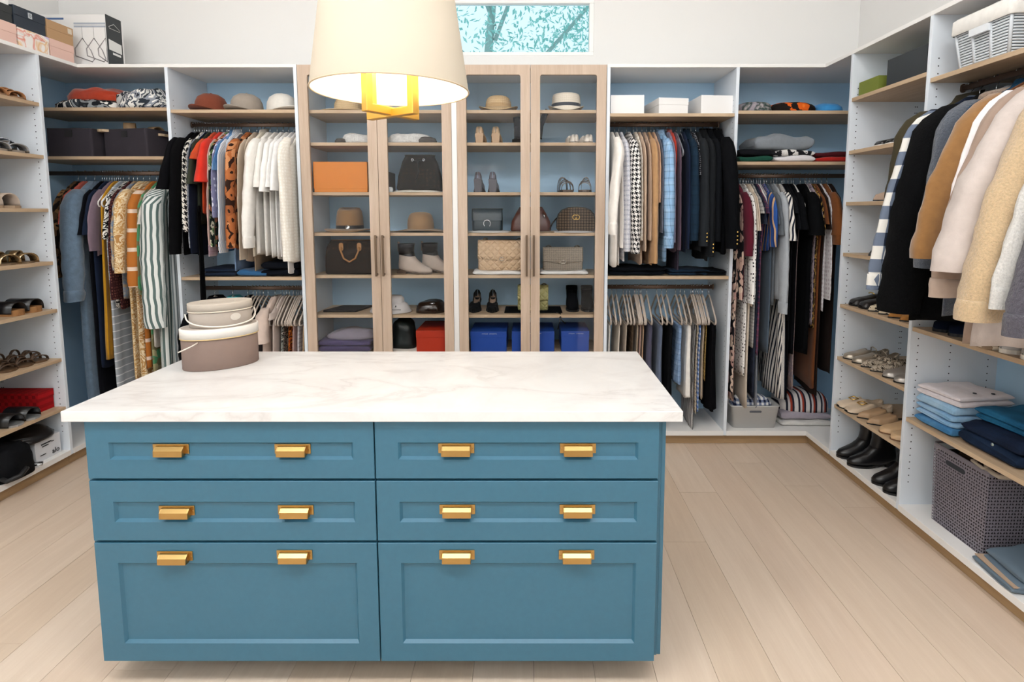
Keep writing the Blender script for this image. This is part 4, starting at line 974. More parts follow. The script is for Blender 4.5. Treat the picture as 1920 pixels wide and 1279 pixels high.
# ------------------------------------------------------------------ builders for the things on the shelves
def lidbox(label, x0, x1, y0, y1, z, h, body, lid=None, lid_h=.03, rz=0.0, group=None, name='shoe_box', cat='box', pre=None):
    cx_, cy_ = (x0 + x1) / 2, (y0 + y1) / 2; u = thing(name, label, cat, (cx_, cy_, z), rz, group); a, b = (x1 - x0) / 2, (y1 - y0) / 2
    MB().box(-a + .002, a - .002, -b + .002, b - .002, 0, h - .002).build('body', body, u, bevel=.0012)
    if lid is not False: MB().box(-a, a, -b, b, h - lid_h, h).build('lid', lid or body, u, bevel=.0012)
    return u
def crumple(name, label, cat, x0, x1, y0, y1, z, h, mat, seed=1, rough=.35, group=None, rz=0.0, boxy=3.0, child=None):
    """loosely heaped cloth: a squarish mound with soft creases"""
    cx_, cy_ = (x0 + x1) / 2, (y0 + y1) / 2; a, b = (x1 - x0) / 2, (y1 - y0) / 2; m = MB(); n, k = 40, 14; rings = []; uv = []
    for i in range(k + 1):
        t = i / k * .5 * PI; zz, rr = math.sin(t) ** .75, math.cos(t) ** .45
        row = []
        for j in range(n):
            p = 2 * PI * j / n; c, s = math.cos(p), math.sin(p); d = (abs(c) ** boxy + abs(s) ** boxy) ** (-1 / boxy)
            x, y = a * rr * d * c, b * rr * d * s; q = Vector((x * 9 + seed * 3.7, y * 9, zz * 2.2))
            f = noise.noise(q) * .6 + abs(noise.noise(q * 2.3)) * .5 - .15
            s_ = 1 + rough * .35 * f * (1 if 0 < i < k else .4)
            row.append((x * s_, y * s_, max(0, h * zz * (1 + rough * .7 * noise.noise(Vector((x * 11 + seed, y * 11, 0.3)))) + (h * rough * .25 * f if i > 1 else 0)))); uv.append((x, y + zz * h))
        rings.append(row)
    m.loft(rings, True, True, 0, True, uv); o = m.build(name if not child else child[1], mat, child[0] if child else None)
    o.location = (cx_, cy_, z); o.rotation_euler = (0, 0, rz)
    return o if child else tag(o, label, cat, group)
def fold_mesh(a, b, h, seed, rnd_=.5):
    """one fold of cloth: a flat slab, rounded where it doubles over, with soft rumples"""
    m = MB(); n, k = 30, 30; rings = []; uv = []
    for i in range(n + 1):
        s = -1 + 2 * i / n; s = math.copysign(abs(s) ** .8, s); e = max(.12, (1 - abs(s) ** 14)) ** .5; row = []
        for j in range(k):
            p = 2 * PI * j / k; c, q = math.cos(p), math.sin(p)
            y = b * math.copysign(abs(c) ** .28, c); z = h / 2 + h / 2 * math.copysign(abs(q) ** .55, q) * e
            x = a * s
            w = noise.noise(Vector((x * 9 + seed * 5, y * 9, z * 8))); w2 = noise.noise(Vector((x * 26 + seed * 3, y * 26, z * 20)))
            row.append((x * (1 + .03 * w) + .003 * w2, y * (1 + .03 * w) + .004 * w2, max(0, z + h * (.34 * w + .12 * w2) * (1 if q > 0 else .25)))); uv.append((x, y + z))
        rings.append(row)
    m.loft(rings, True, True, 0, True, uv); return m
def folded(name, label, cat, x0, x1, y0, y1, z, h, mats, seed=1, group=None, rz=0.0):
    """neatly folded garment: one 'fold' part per visible layer"""
    mats = mats if isinstance(mats, (list, tuple)) else [mats]; u = thing(name, label, cat, ((x0 + x1) / 2, (y0 + y1) / 2, z), rz, group); n = len(mats); rn = random.Random(seed)
    for i, mt in enumerate(mats):
        o = fold_mesh((x1 - x0) / 2 * rn.uniform(.93, 1.0), (y1 - y0) / 2 * rn.uniform(.94, 1.0), h / n * 1.04, seed * 7 + i).build('fold', mt, u); o.location = (rn.uniform(-.005, .005), 0, h / n * i)
    return u
ROUND = [(0, .05), (.03, .45), (.12, .70), (.32, .66), (.66, 1.0), (.85, .86), (.95, .55), (1, .05)]
POINT = [(0, .05), (.03, .42), (.12, .64), (.32, .58), (.62, .95), (.8, .72), (.93, .32), (1, .03)]
SQUARE = [(0, .05), (.03, .48), (.12, .70), (.32, .66), (.66, 1.0), (.88, .92), (.97, .75), (1, .3)]
def shoe(label, loc, rz, up, sole=None, insole=None, shape=ROUND, L=.245, W=.084, heel=0.0, back=.052, vamp=.52, toe=.03, sole_t=.006, mule=False, group=None, name='flat_shoe', extra=None, block=True, deep=.30):
    """low shoe: heel at +y, toe at -y; the upper is one surface that dips to the insole at the foot opening"""
    u = thing(name, label, 'shoe', loc, rz, group); nt, ns = 34, 19; sole = sole or BLACK; insole = insole or plain('#b59a80', .7)
    base = lambda t: heel * (1 - min(1, t / .68)) ** 1.3 if heel else 0.0
    hw = lambda t: W / 2 * itp(shape, t); Y = lambda t: L / 2 - L * t
    m = MB(); vs = []; mi = {}
    for i in range(nt + 1):
        t = i / nt
        rim = itp([(0, .004 if mule else back), (.12, .006 if mule else back), (.34, .008 if mule else .036), (vamp, .036), (1, .0)], t)
        dome = itp([(0, back), (vamp - .06, toe + .018), (.75, toe), (.93, toe * .72), (1, .006)], t)
        for j in range(ns):
            s = -1 + 2 * j / (ns - 1); e = math.sqrt(max(0, 1 - abs(s) ** 3))
            d = math.hypot((t - vamp + deep + .06) / (deep + .06), s / .93) if t > .1 else math.hypot((t - vamp + deep + .06) / (deep + .06), s / .93)
            k = min(1, max(0, (d - .86) / .16)); k = k * k * (3 - 2 * k)
            inside = .003; outer = (rim if t < vamp - .08 else max(rim * .5, dome)) * (e ** .5 if abs(s) < 1 else 0)
            z = inside * (1 - k) + outer * k if abs(s) < .999 else 0
            vs.append((hw(t) * s, Y(t), base(t) + sole_t + z)); mi[(i, j)] = d < .93
    fs, ms = [], []
    for i in range(nt):
        for j in range(ns - 1):
            a = i * ns + j; fs.append((a, a + 1, a + ns + 1, a + ns)); ms.append(1 if (mi[(i, j)] and mi[(i + 1, j + 1)]) else 0)
    m.add(vs, fs, 0, True, [(p[0], p[1]) for p in vs]); m.mi = ms; m.build('upper', [up, insole], u)
    m = MB(); rings = []
    for i in range(nt + 1):
        t = i / nt; w = hw(t) * 1.03 + .001; z = base(t); y = Y(t) * 1.008; rings.append([(-w, y, z), (w, y, z), (w, y, z + sole_t), (-w, y, z + sole_t)])
    m.loft(rings, smooth=False); so = m.build('sole', sole, u)
    if heel:
        m = MB(); w = W * .33 if block else .006; y0 = L / 2
        if block: m.hexa([(-w * .8, y0 - .05, 0), (w * .8, y0 - .05, 0), (w * .8, y0 - .004, 0), (-w * .8, y0 - .004, 0)], [(-w, y0 - .06, heel * .92), (w, y0 - .06, heel * .92), (w, y0, heel + .002), (-w, y0, heel + .002)])
        else: m.lathe([(.005, 0), (.006, heel * .5), (.016, heel * .95), (.02, heel)], 10, (0, y0 - .022, 0))
        m.build('heel', sole, u)
    if extra == 'bit':
        m = MB(); m.tube([(-.026, -.012, toe + .028), (-.012, -.014, toe + .034), (.012, -.014, toe + .034), (.026, -.012, toe + .028)], .0035, 6); m.build('metal_bit', GOLD, u)
    if extra == 'buckle':
        m = MB(); z = toe + .016; m.tube([(-.02, -.055, z), (.02, -.055, z), (.02, -.025, z + .007), (-.02, -.025, z + .007)], .003, 6, closed=True); m.build('buckle', GOLD, u)
    if extra == 'bow':
        m = MB()
        for s in (-1, 1): m.loft([[(s * .002, -.045, toe + .02), (s * .002, -.038, toe + .027), (s * .002, -.034, toe + .02)], [(s * .022, -.055, toe + .016), (s * .024, -.04, toe + .032), (s * .022, -.028, toe + .018)], [(s * .03, -.052, toe + .012), (s * .031, -.04, toe + .02), (s * .03, -.03, toe + .012)]])
        m.build('bow', up, u)
    if extra == 'strap':
        m = MB(); m.tube([(-.030, .045, .035), (-.022, .04, .056), (0, .036, .064), (.022, .04, .056), (.030, .045, .035)], .003, 6); m.build('strap', up, u)
    return u
def sandal(label, loc, rz, strap, sole, straps, L=.245, W=.088, t=.014, group=None, ankle=False):
    """flat sandal or slide: sole plus arched straps (position along the foot, width, height, skew)"""
    u = thing('sandal', label, 'shoe', loc, rz, group); m = MB(); rings = []
    for i in range(27):
        q = i / 26; w = W / 2 * itp(SQUARE, q); y = L / 2 - L * q; rings.append([(-w, y, 0), (w, y, 0), (w, y, t), (-w, y, t)])
    m.loft(rings, smooth=False); m.build('sole', sole, u)
    for (q, wd, hh, sk) in straps:
        m = MB(); w = W / 2 * itp(SQUARE, q) + .001; y = L / 2 - L * q; rings = []
        for k in range(13):
            a = PI * k / 12; x = -w * math.cos(a); z = t * .5 + hh * math.sin(a) ** .7; yy = y + sk * math.cos(a); th = .0025
            rings.append([(x, yy - wd / 2, z - th), (x, yy + wd / 2, z - th), (x, yy + wd / 2, z + th), (x, yy - wd / 2, z + th)])
        m.loft(rings, smooth=True); m.build('strap', strap, u)
    return u
def boot(label, loc, rz, shaft, foot=None, sole=None, H=.2, L=.25, W=.088, group=None, heel=.035, sr=.05, pulls=False):
    """ankle boot: toe at -y"""
    u = thing('ankle_boot', label, 'boot', loc, rz, group); foot = foot or shaft; sole = sole or BLACK; m = MB(); n = 28; yb_ = L / 2
    def ring(z, fr, bk, w, sq=.8): 
        c, b = (fr + bk) / 2, (bk - fr) / 2; return [(w * math.copysign(abs(math.sin(p)) ** sq, math.sin(p)), c + b * math.copysign(abs(math.cos(p)) ** .9, math.cos(p)), z) for p in [2 * PI * k / n for k in range(n)]]
    f0 = -L / 2
    fo = [ring(.008, f0 + .004, yb_, W * .46), ring(.022, f0, yb_ + .001, W * .5), ring(.038, f0 + .012, yb_ + .002, W * .48), ring(.052, f0 + .042, yb_, W * .45), ring(.066, f0 + .075, yb_ - .002, W * .42), ring(.085, f0 + .105, yb_ - .004, W * .40), ring(.105, f0 + .122, yb_ - .005, W * .40)]
    lift = lambda r_: [(x, y, z + heel * .6 * max(0, min(1, (y - f0 - L * .3) / (L * .6)))) for x, y, z in r_]
    m.loft([lift(r_) for r_ in fo]); m.build('foot', foot, u)
    m = MB(); top = H; sh_ = [lift(ring(.098, f0 + .118, yb_ - .003, W * .42)), ring(.13 + heel * .4, f0 + .128, yb_ - .002, W * .46), ring(top * .85 + .02, yb_ - 2.2 * sr, yb_, sr * .92), ring(top, yb_ - 2.25 * sr, yb_ + .002, sr * .95)]
    e = sh_[-1]; cy_ = yb_ - 1.1 * sr
    sh_ += [[(x * .94, cy_ + (y - cy_) * .94, z) for x, y, z in e], [(x * .88, cy_ + (y - cy_) * .9, z - .06) for x, y, z in e]]
    m.loft(sh_, False, True); m.build('shaft', shaft, u)
    m = MB(); rings = []
    for i in range(21):
        q = i / 20; w = W / 2 * itp(ROUND, q) * 1.04 + .002; y = L / 2 - L * q; z = heel * .6 * max(0, min(1, (.7 - q) / .6)); rings.append([(-w, y, z), (w, y, z), (w, y, z + .01), (-w, y, z + .01)])
    m.loft(rings, smooth=False); m.box(-W * .34, W * .34, L / 2 - .06, L / 2 + .002, 0, heel * .62); m.build('sole', sole, u); m_ = u.children[-1]
    if pulls:
        m = MB(); m.box(-.009, .009, yb_ - .0, yb_ + .004, H - .05, H + .01); m.build('pull_tab', foot, u)
    return u
def hat(label, loc, R, r, h, body, band=None, style='fedora', rz=0.0, group=None, droop=.012, lift=.0, tilt=None):
    loc = (loc[0], loc[1], loc[2] + (abs(droop) if lift == 0 else 0)); u = thing('hat', label, 'hat', loc, rz, group); n = 48; m = MB()
    def ring(rr, z, wob=0.0, sy=1.08): return [(rr * math.cos(2 * PI * k / n), rr * sy * math.sin(2 * PI * k / n), z + wob * math.cos(4 * PI * k / n)) for k in range(n)]
    m.loft([ring(r * .98, .012), ring(r * 1.1, .011), ring((R + r) / 2, .007, droop * .4), ring(R, .004 + lift, droop), ring(R, .001 + lift, droop), ring((R + r) / 2, .003, droop * .4), ring(r * 1.0, .006)], False, False)
    m.build('brim', body, u); m = MB(); prof = [(1.0, .006), (1.0, h * .3), (.97, h * .6), (.90, h * .85), (.76, h * .97), (.5, h), (.2, h * (.99 if style != 'fedora' else .9)), (.02, h * (.99 if style != 'fedora' else .86))]
    if style == 'bowler': prof = [(1.0, .006), (1.0, h * .35), (.96, h * .6), (.86, h * .82), (.68, h * .94), (.4, h * .99), (.02, h)]
    if style == 'boater': prof = [(1.0, .006), (.98, h * .5), (.95, h * .85), (.9, h * .96), (.8, h), (.02, h * .985)]
    rings = []
    for s, z in prof:
        rr = ring(r * s, z)
        if style == 'fedora' and z > h * .5:
            rr = [(x * (1 - .20 * max(0, -math.sin(2 * PI * k / n)) * (z / h - .4)), y, zz - h * .10 * (z / h) * max(0, -math.sin(2 * PI * k / n)) * (1 if s < .8 else .3)) for k, (x, y, zz) in enumerate(rr)]
        rings.append(rr)
    m.loft(rings, False, True); m.build('crown', body, u)
    if band: m = MB(); m.loft([ring(r * 1.012, .008), ring(r * 1.016, .010), ring(r * 1.006, .032), ring(r * .995, .033)], False, False); m.build('hat_band', band, u)
    if tilt: u.rotation_euler = (tilt[0], tilt[1], rz)
    return u
def cap(label, loc, rz, mat, group):
    u = thing('baseball_cap', label, 'cap', loc, rz, group); m = MB(); n = 32
    m.loft([[(.085 * s * math.cos(2 * PI * k / n), .098 * s * math.sin(2 * PI * k / n), z) for k in range(n)] for s, z in ((1.0, 0), (1.0, .03), (.95, .062), (.8, .09), (.5, .108), (.1, .114))], False, True); m.build('crown', mat, u)
    m = MB(); rings = []
    for i in range(15):
        a = -PI * .95 + PI * .9 * i / 14; c, s = math.cos(a), math.sin(a); z0 = .018 - .022 * abs(c) ** 2
        rings.append([(.082 * c, .094 * s, .012), (.09 * c, .165 * s + .01, z0 + .010), (.09 * c, .165 * s + .01, z0 + .006), (.082 * c, .094 * s, .006)])
    m.loft(rings, smooth=True); m.build('visor', mat, u); MB().lathe([(.007, .113), (.006, .117), (0.0005, .119)], 10).build('button', mat, u)
    return u
def quilt(col, s=42, deep=.004):
    k = ('q', col, s)
    if k not in _mc:
        t = NT('quilted_leather'); o = t.sep(t.coord('Object')); tri = lambda x: t.math('PINGPONG', x, .5)
        a = tri(t.math('MULTIPLY', t.math('ADD', o[0], o[2]), s * .5)); b = tri(t.math('MULTIPLY', t.math('SUBTRACT', o[0], o[2]), s * .5))
        h = t.math('MINIMUM', t.math('MINIMUM', a, b), .22); t.bump(h, deep * 4, .9); t.color(hx(col)); t.set(Roughness=.42); _mc[k] = t.m
    return _mc[k]
def ring_arc(m, cx_, cz, r, a0, a1, y, rad=.0022, mi=0, n=18):
    m.tube([(cx_ + r * math.cos(a0 + (a1 - a0) * i / n), y, cz + r * math.sin(a0 + (a1 - a0) * i / n)) for i in range(n + 1)], rad, 6, mi)
def flap_bag(label, x0, x1, yf, z, h, d, mat, flap_h=.62, tongue=True, clasp='cc', group=None, chain=True, rz=0.0):
    w = x1 - x0; u = thing('handbag', label, 'handbag', ((x0 + x1) / 2, yf + d / 2, z), rz, group); m = MB()
    m.loft([[(p, q, zz) for p, q in rrect(w * s, d * e, min(.02, d * .3), 5)] for s, e, zz in ((.97, .86, 0), (1, 1, .008), (1.0, 1.0, h * .35), (.995, .86, h * .7), (.985, .62, h * .95), (.97, .5, h))]); m.build('body', mat, u)
    fh = h * (1 - flap_h); prof = [(d * .3, h + .002), (0, h + .009), (-d * .34, h + .004), (-d * .46, h * .8), (-d * .535, h * .5), (-d * .545, fh + .006)]
    m = MB(); rings = []
    for i in range(21):
        s = -1 + 2 * i / 20; x = w / 2 * s * 1.004; dip = .016 * (1 - abs(s)) * (1 if tongue else .3)
        rings.append([(x, y, zz - (dip if k == 5 else 0)) for k, (y, zz) in enumerate(prof)] + [(x, y + .005, zz - (dip if k == 0 else 0)) for k, (y, zz) in enumerate(reversed(prof))])
    m.loft(rings); f = m.build('flap', mat, u)
    yy = -d * .555
    if tongue:
        tw = w * .20; m = MB(); m.prism([(p, q) for p, q in rrect(tw, h * .26, tw * .32, 5, 0, fh + .008)], yy - .006, yy + .003, 'y'); m.build('tongue', mat, u, bevel=.0015)
    m = MB(); cz = fh + .004
    if clasp == 'cc':
        ring_arc(m, -.004, cz, .010, .7, 2 * PI - .7, yy - .008); 
        o = m.build('clasp', plain('#cfc8bd', .25, 1.0, name='pale_metal'), u); m = MB(); ring_arc(m, .004, cz, .010, -PI + .7, PI - .7, yy - .0085); m.build('clasp', plain('#cfc8bd', .25, 1.0, name='pale_metal'), u)
    elif clasp == 'horseshoe':
        ring_arc(m, 0, h * .36, .021, -.9, PI + .9, yy - .004, .0032); m.build('clasp', CHROME, u)
    if chain:
        for s in (-1, 1):
            m = MB(); m.tube([(s * w * .36 - .016, 0, h + .008), (s * w * .36, -.002, h + .017), (s * w * .36 + .016, .004, h + .010)], .005, 6); m.build('chain_end', plain('#6b6660', .3, 1.0, name='dark_metal'), u)
    return u
# ------------------------------------------------------------------ on top of the left-hand unit
def side_box(label, ya, yb, x0, x1, z, h, mat, lid_h=.03, lid=None, group='boxes on top of the left unit'):
    return lidbox(label, x0, x1, ya, yb, z, h, mat, lid, lid_h, group=group)
ZT = TOP + .0006; PINK = plain('#e3bdb0', .6, name='pink_card'); NAVY = plain('#1f2a38', .6, name='navy_card'); KRAFT = plain('#b48f68', .7, name='kraft_card')
side_box('pink shoebox under the dark box at the far end of the left unit top', 2.70, 2.965, -2.93, -2.615, ZT, .098, PINK, .048)
u = side_box('black shoebox with white mark on the first pink box', 2.66, 2.955, -2.93, -2.62, ZT + .099, .085, plain('#24282a', .6), .04); ox, oy = u.location.x, u.location.y
MB().box(.1556, .1562, -.03, .07, .030, .036).build('printed_mark', WHITE, u)
side_box('plain white box lying on the black shoebox', 2.66, 2.945, -2.92, -2.622, ZT + .185, .10, plain('#f0efed', .6), .05)
side_box('white shoebox with watercolour flowers under the navy box', 2.972, 3.160, -2.93, -2.615, ZT, .092, pat('blot', ('#f1ece8', '#cbb8dc', '#f1ece8', '#f1ece8', '#e6bd8c', '#f1ece8', '#e2907c', '#f1ece8'), 9, space='Object'), .03)
u = side_box('navy blue shoebox with small white emblem', 2.960, 3.150, -2.93, -2.618, ZT + .093, .105, NAVY, .046)
MB().box(.1565, .1572, -.012, .012, .064, .092).build('emblem', plain('#b9bfc4', .5), u); m = MB()
ring_arc(m, 0, .078, .006, 0, 2 * PI, 0, .0013); m.move(lambda p: (.1577, p[0], p[2])); m.build('emblem_ring', NAVY, u)
side_box('pink shoebox under the kraft-brown box', 3.165, 3.328, -2.93, -2.615, ZT, .094, PINK, .04)
u = side_box('kraft-brown shoebox with white sticker on the second pink box', 3.156, 3.335, -2.93, -2.618, ZT + .095, .098, KRAFT, .045)
MB().box(.1565, .1572, .05, .078, .062, .09).build('sticker', plain('#d8cbb8', .5), u)
# hanger packaging on the back unit's top
p0, p1 = atY(134, 112, 3.41), atY(203, 112, 3.41); hb = atY(203, 27, 3.41).z - TOP
u = thing('hanger_carton', 'white hanger carton with printed hangers and a black end panel on the corner top', 'box', ((-2.95 + p1.x) / 2, 3.48, ZT)); W2 = (p1.x + 2.95) / 2
MB().box(-W2, W2, -.07, .07, 0, hb).build('carton', plain('#e7e6e5', .5, name='white_card'), u, bevel=.001)
GREYP = plain('#8f8b8d', .5, name='grey_print')
for zz in (hb * .83, hb * .775): MB().box(p0.x + .03 - u.location.x, W2 - .002, -.0712, -.0702, zz - .006, zz + .004).build('printed_rail', plain('#a5adb9', .5), u)
for k in range(3):
    m = MB(); c = p0.x - u.location.x + .075 + k * .068; zt = hb * .55; d = .08; y = -.0708
    pts = [(c, zt), (c - .04, zt - .05), (c - .048, zt - .06), (c - .046, zt - .10), (c + .05, zt - .135), (c + .062, zt - .12), (c + .045, zt - .07)]
    pts = [(min(a, W2 - .003), b) for a, b in pts]
    m.tube([(a, y, max(.004, b)) for a, b in pts], .003, 5, closed=True); m.build('printed_hanger', GREYP, u); m = MB(); m.tube([(c, y, zt), (c, y, hb * .78)], .0009, 4); m.build('printed_hook', GREYP, u)
MB().box(-.12, -.12 + .11, -.0712, -.0702, hb * .90, hb * .935).build('printed_strip', plain('#4c6796', .5), u)
X0 = W2 + .0006; LBL = plain('#dcdcda', .5)
MB().box(W2 + .0002, W2 + .002, -.0705, .055, 0, hb + .002).build('end_panel', plain('#23292d', .5, name='black_card'), u, label='black printed end panel')
MB().prism([(-.058, .105), (.045, .10), (.045, .155), (-.058, .165)], W2 + .002, W2 + .0028, 'x').build('printed_label', LBL, u)
MB().prism([(-.03, .082), (.035, .080), (.035, .092), (-.03, .094)], W2 + .002, W2 + .0028, 'x').build('printed_label', LBL, u)
m = MB(); m.tube([(W2 + .0026, -.008, hb - .038), (W2 + .0026, -.05, hb - .062), (W2 + .0026, -.045, hb - .07), (W2 + .0026, .04, hb - .07), (W2 + .0026, .04, hb - .062)], .0016, 4, closed=True); m.build('printed_hanger', LBL, u)

# ------------------------------------------------------------------ left corner shelves
z = 2.0426; px = lambda a, b, y, Y=3.36: (atY(a, y, Y).x, atY(b, y, Y).x)
a, b = px(80, 150, 195); crumple('scarf', 'dark maroon scarf at the left end of the top corner shelf', 'scarf', a, b, 3.40, 3.62, z, .075, fab('#4a1c18'), 2, .4)
a, b = px(88, 212, 195); crumple('scarf', 'black and white swirl-print scarf under the red one', 'scarf', a, b, 3.345, 3.60, z, .058, pat('swirl', ('#22262b', '#8d9294', '#1a1d21', '#e7e4de', '#3a4046'), 2.5, space='Object'), 3, .35)
a, b = px(104, 215, 180); crumple('scarf', 'rust red scarf heaped over the swirl-print one', 'scarf', a, b, 3.38, 3.60, z + .05, .082, fab('#a2351a', .9, 300, .002, .4, .3), 5, .5)
a, b = px(198, 308, 190); crumple('scarf', 'grey and white abstract-print scarf on the top corner shelf', 'scarf', a, b, 3.35, 3.66, z, .115, pat('swirl', ('#474d57', '#c9c9c6', '#2e333c', '#8b9099', '#e4e2dd'), 4.5, space='Object'), 8, .5)
z = 1.7626
def fabric_bin(label, loc, rz, a, b, h, mat, tab=True, group=None):
    u = thing('storage_bin', label, 'bin', loc, rz, group); t = .006; m = MB()
    o = rrect(2 * a, 2 * b, .012, 3); i = rrect(2 * a - 2 * t, 2 * b - 2 * t, .008, 3)
    m.loft([[(p, q, 0) for p, q in o], [(p, q, h) for p, q in o], [(p, q, h) for p, q in i], [(p, q, .008) for p, q in i]], True, True, smooth=False); m.build('body', mat, u, bevel=.001)
    if tab: MB().box(-.022, .022, -b - .003, -b + .001, h - .05, h - .012).build('pull_tab', plain('#1a1a1d', .8), u)
    return u
BIN = fab('#38343a', .9, 300, .001, .1, .1)
a, b = px(88, 173, 290); fabric_bin('charcoal fabric bin, the left of two on the corner shelf', ((a + b) / 2, 3.50, z), 0, (b - a) / 2, .135, .165, BIN, group='charcoal fabric bins')
a, b = px(176, 300, 290); fabric_bin('charcoal fabric bin turned at an angle, with tan slides on it', (a + .2, 3.53, z), -.22, .155, .145, .165, BIN, group='charcoal fabric bins')
crumple('pouch', 'flat black pouch lying in the left fabric bin', 'pouch', *px(92, 150, 236), 3.42, 3.6, z + .155, .026, BLKLEATHER, 4, .1)
TAN = plain('#8d7355', .55, name='tan_leather')
sandal('tan slide sandal standing high in the angled fabric bin', (a + .10, 3.47, z + .15), 2.1, TAN, plain('#b09a7e', .6), [(.66, .06, .055, 0)])
sandal('tan slide sandal lower in the angled fabric bin', (a + .25, 3.50, z + .13), 1.3, TAN, plain('#b09a7e', .6), [(.66, .06, .05, 0)])

# ------------------------------------------------------------------ unit left of the glass cabinets
z = 2.0306
for pxx, c, lb in ((393, '#7a3f2c', 'rust brown cap at the left end of the cap shelf'), (460, '#9c9186', 'grey-beige cap in the middle of the cap shelf'), (526, '#dcd7cf', 'cream white cap beside the glass cabinet')):
    cap(lb, (atY(pxx, 195, 3.45).x, 3.47, z), random.Random(pxx).uniform(-.8, .8), fab(c), 'caps on the shelf left of the glass cabinets')
z = 1.0476
for k, (a, b, c, lb, h) in enumerate(((372, 440, '#1c2638', 'navy folded jumper on the middle shelf, left end', .05), (442, 500, '#2f5f8c', 'blue folded denim on the middle shelf', .035), (490, 560, '#10131a', 'black folded jumpers on the middle shelf beside the cabinet', .085))):
    x0, x1 = px(a, b, 510); folded('folded_jumper' if k != 1 else 'folded_jeans', lb, 'jumper' if k != 1 else 'jeans', x0, x1, 3.36, 3.64, z, h, [fab(c)] * (2 if h > .04 else 1), 20 + k, 'folded clothes on the middle shelf')

# ------------------------------------------------------------------ left glass cabinet
gp = lambda a, b, y, Y=3.375: (atY(a, y, Y).x, atY(b, y, Y).x)
z = ZS[0] + .0006; STRAW = pat('tweed', ('#b3946a', '#d0b58b', '#e0c9a2'), 90, space='Object')
hat('tan straw hat with a wavy brim drooping behind the lamp shade', (atY(655, 200, 3.55).x, 3.535, z), .165, .085, .10, STRAW, None, 'bowler', droop=.004, lift=.006)
z = ZS[1] + .0006
a, b = gp(628, 692, 258); 
for (a, b, lb, s) in ((632, 700, 'white fluffy fur stole behind the left cabinet door', 4), (716, 806, 'white fluffy fur collar behind the second cabinet door', 6)):
    x0, x1 = gp(a, b, 258); crumple('fur_stole', lb, 'stole', x0, x1, 3.39, 3.6, z, .062, fuzzy('#f0eeea', 60, .02), s, .4)
for (a, b, lb, s) in ((625, 645, 'dark grey scrunched scarf beside the white fur stole', 7), (782, 815, 'dark grey patterned cloth beside the white fur collar', 9)):
    x0, x1 = gp(a, b, 262); crumple('scarf', lb, 'scarf', x0, x1, 3.37, 3.5, z, .03, fab('#4d4844', .9, 60, .004), s, .5)
z = ZS[2] + .0006
x0, x1 = gp(588, 689, 335, 3.37); lidbox('bright orange storage box on the shelf above the brown fedora', x0, x1, 3.368, 3.62, z, .178, plain('#cf7a12', .5, name='orange_card'), None, .158, name='gift_box')
x0, x1 = gp(716, 731, 335, 3.45); lidbox('dark brown narrow box behind the door stile beside the bucket bag', x0, x1, 3.42, 3.6, z, .125, plain('#3b2a26', .5), False, name='gift_box')
x0, x1 = gp(728, 826, 357); crumple('dust_cloth', 'cream dust cloth spread under the black bucket bag', 'cloth', x0, x1, 3.36, 3.62, z, .014, fab('#ddd5c9'), 3, .5)
x0, x1 = gp(743, 827, 350, 3.42); u = thing('bucket_bag', 'black monogram bucket bag with drawstring on a cream dust cloth', 'handbag', ((x0 + x1) / 2, 3.48, z + .012)); w = x1 - x0; hh = .215
LVM = pat('dots', ('#17130f', '#33291f'), 42, .3, space='Object')
m = MB(); m.loft([[(p, q, zz) for p, q in rrect(w * s, .15 * e, .03, 5)] for s, e, zz in ((.95, .95, 0), (1, 1, .01), (.93, .93, hh * .4), (.76, .72, hh * .8), (.66, .5, hh * .95), (.68, .5, hh), (.64, .44, hh), (.6, .4, hh * .9))]); m.build('body', LVM, u)
m = MB(); m.tube([(-.03, -.062, hh * .83), (0, -.064, hh * .80), (.03, -.062, hh * .84)], .003, 6); m.tube([(0, -.064, hh * .8), (.004, -.07, hh * .5), (-.012, -.078, hh * .28)], .003, 6); m.build('drawstring', BLKLEATHER, u)
for s in (-1, 1): m = MB(); ring_arc(m, s * .034, hh * .84, .0065, 0, 2 * PI, -.063, .002); m.build('eyelet', CHROME, u)
crumple('glass_paperweight', 'small clear knobbly glass ornament beside the bucket bag', 'ornament', *gp(724, 736, 355), 3.37, 3.41, z, .03, plain('#cfd2d2', .1), 2, .4)
z = ZS[3] + .0006; FELT = fab('#8a6a49', .95, 200, .001, .3, .1)
u = hat('brown felt fedora with black band and silver concho', (atY(651, 430, 3.48).x + .0, 3.535, z), .150, .082, .145, FELT, BLACK, 'fedora', droop=.008); m = MB(); m.lathe([(.0, -.004), (.014, -.003), (.016, 0), (.014, .003)], 16); m.move(lambda p: (p[0] + .012, -.0895 + p[2] * .8 - .002, p[1] + .02)); m.build('concho', CHROME, u)
hat('plain tan bowler-crowned hat with a flat brim', (atY(787, 430, 3.48).x - .005, 3.54, z), .158, .082, .118, fab('#937556', .95, 200, .001, .3, .1), None, 'bowler', droop=-.006)
z = ZS[4] + .0006; x0, x1 = gp(607, 706, 490, 3.40); w = x1 - x0; u = thing('boston_bag', 'dark brown monogram boston bag with tan rolled handles', 'handbag', ((x0 + x1) / 2, 3.475, z)); hh = .205
m = MB(); m.loft([[(p, q, zz) for p, q in rrect(w * s, .15 * e, .03, 5)] for s, e, zz in ((.97, .9, 0), (1, 1, .012), (.99, 1, hh * .5), (.95, .85, hh * .8), (.88, .5, hh * .96), (.84, .3, hh))]); m.build('body', pat('dots', ('#1d130d', '#3d2a1c'), 46, .32, space='Object'), u)
VACH = plain('#9a6a38', .5, name='tan_strap')
m = MB(); m.tube([(-.055, -.058, hh * .86), (-.055, -.078, hh * .72), (-.035, -.086, hh * .48), (0, -.088, hh * .38), (.035, -.086, hh * .48), (.055, -.078, hh * .72), (.055, -.058, hh * .86)], .0058, 8); m.build('handle', VACH, u)
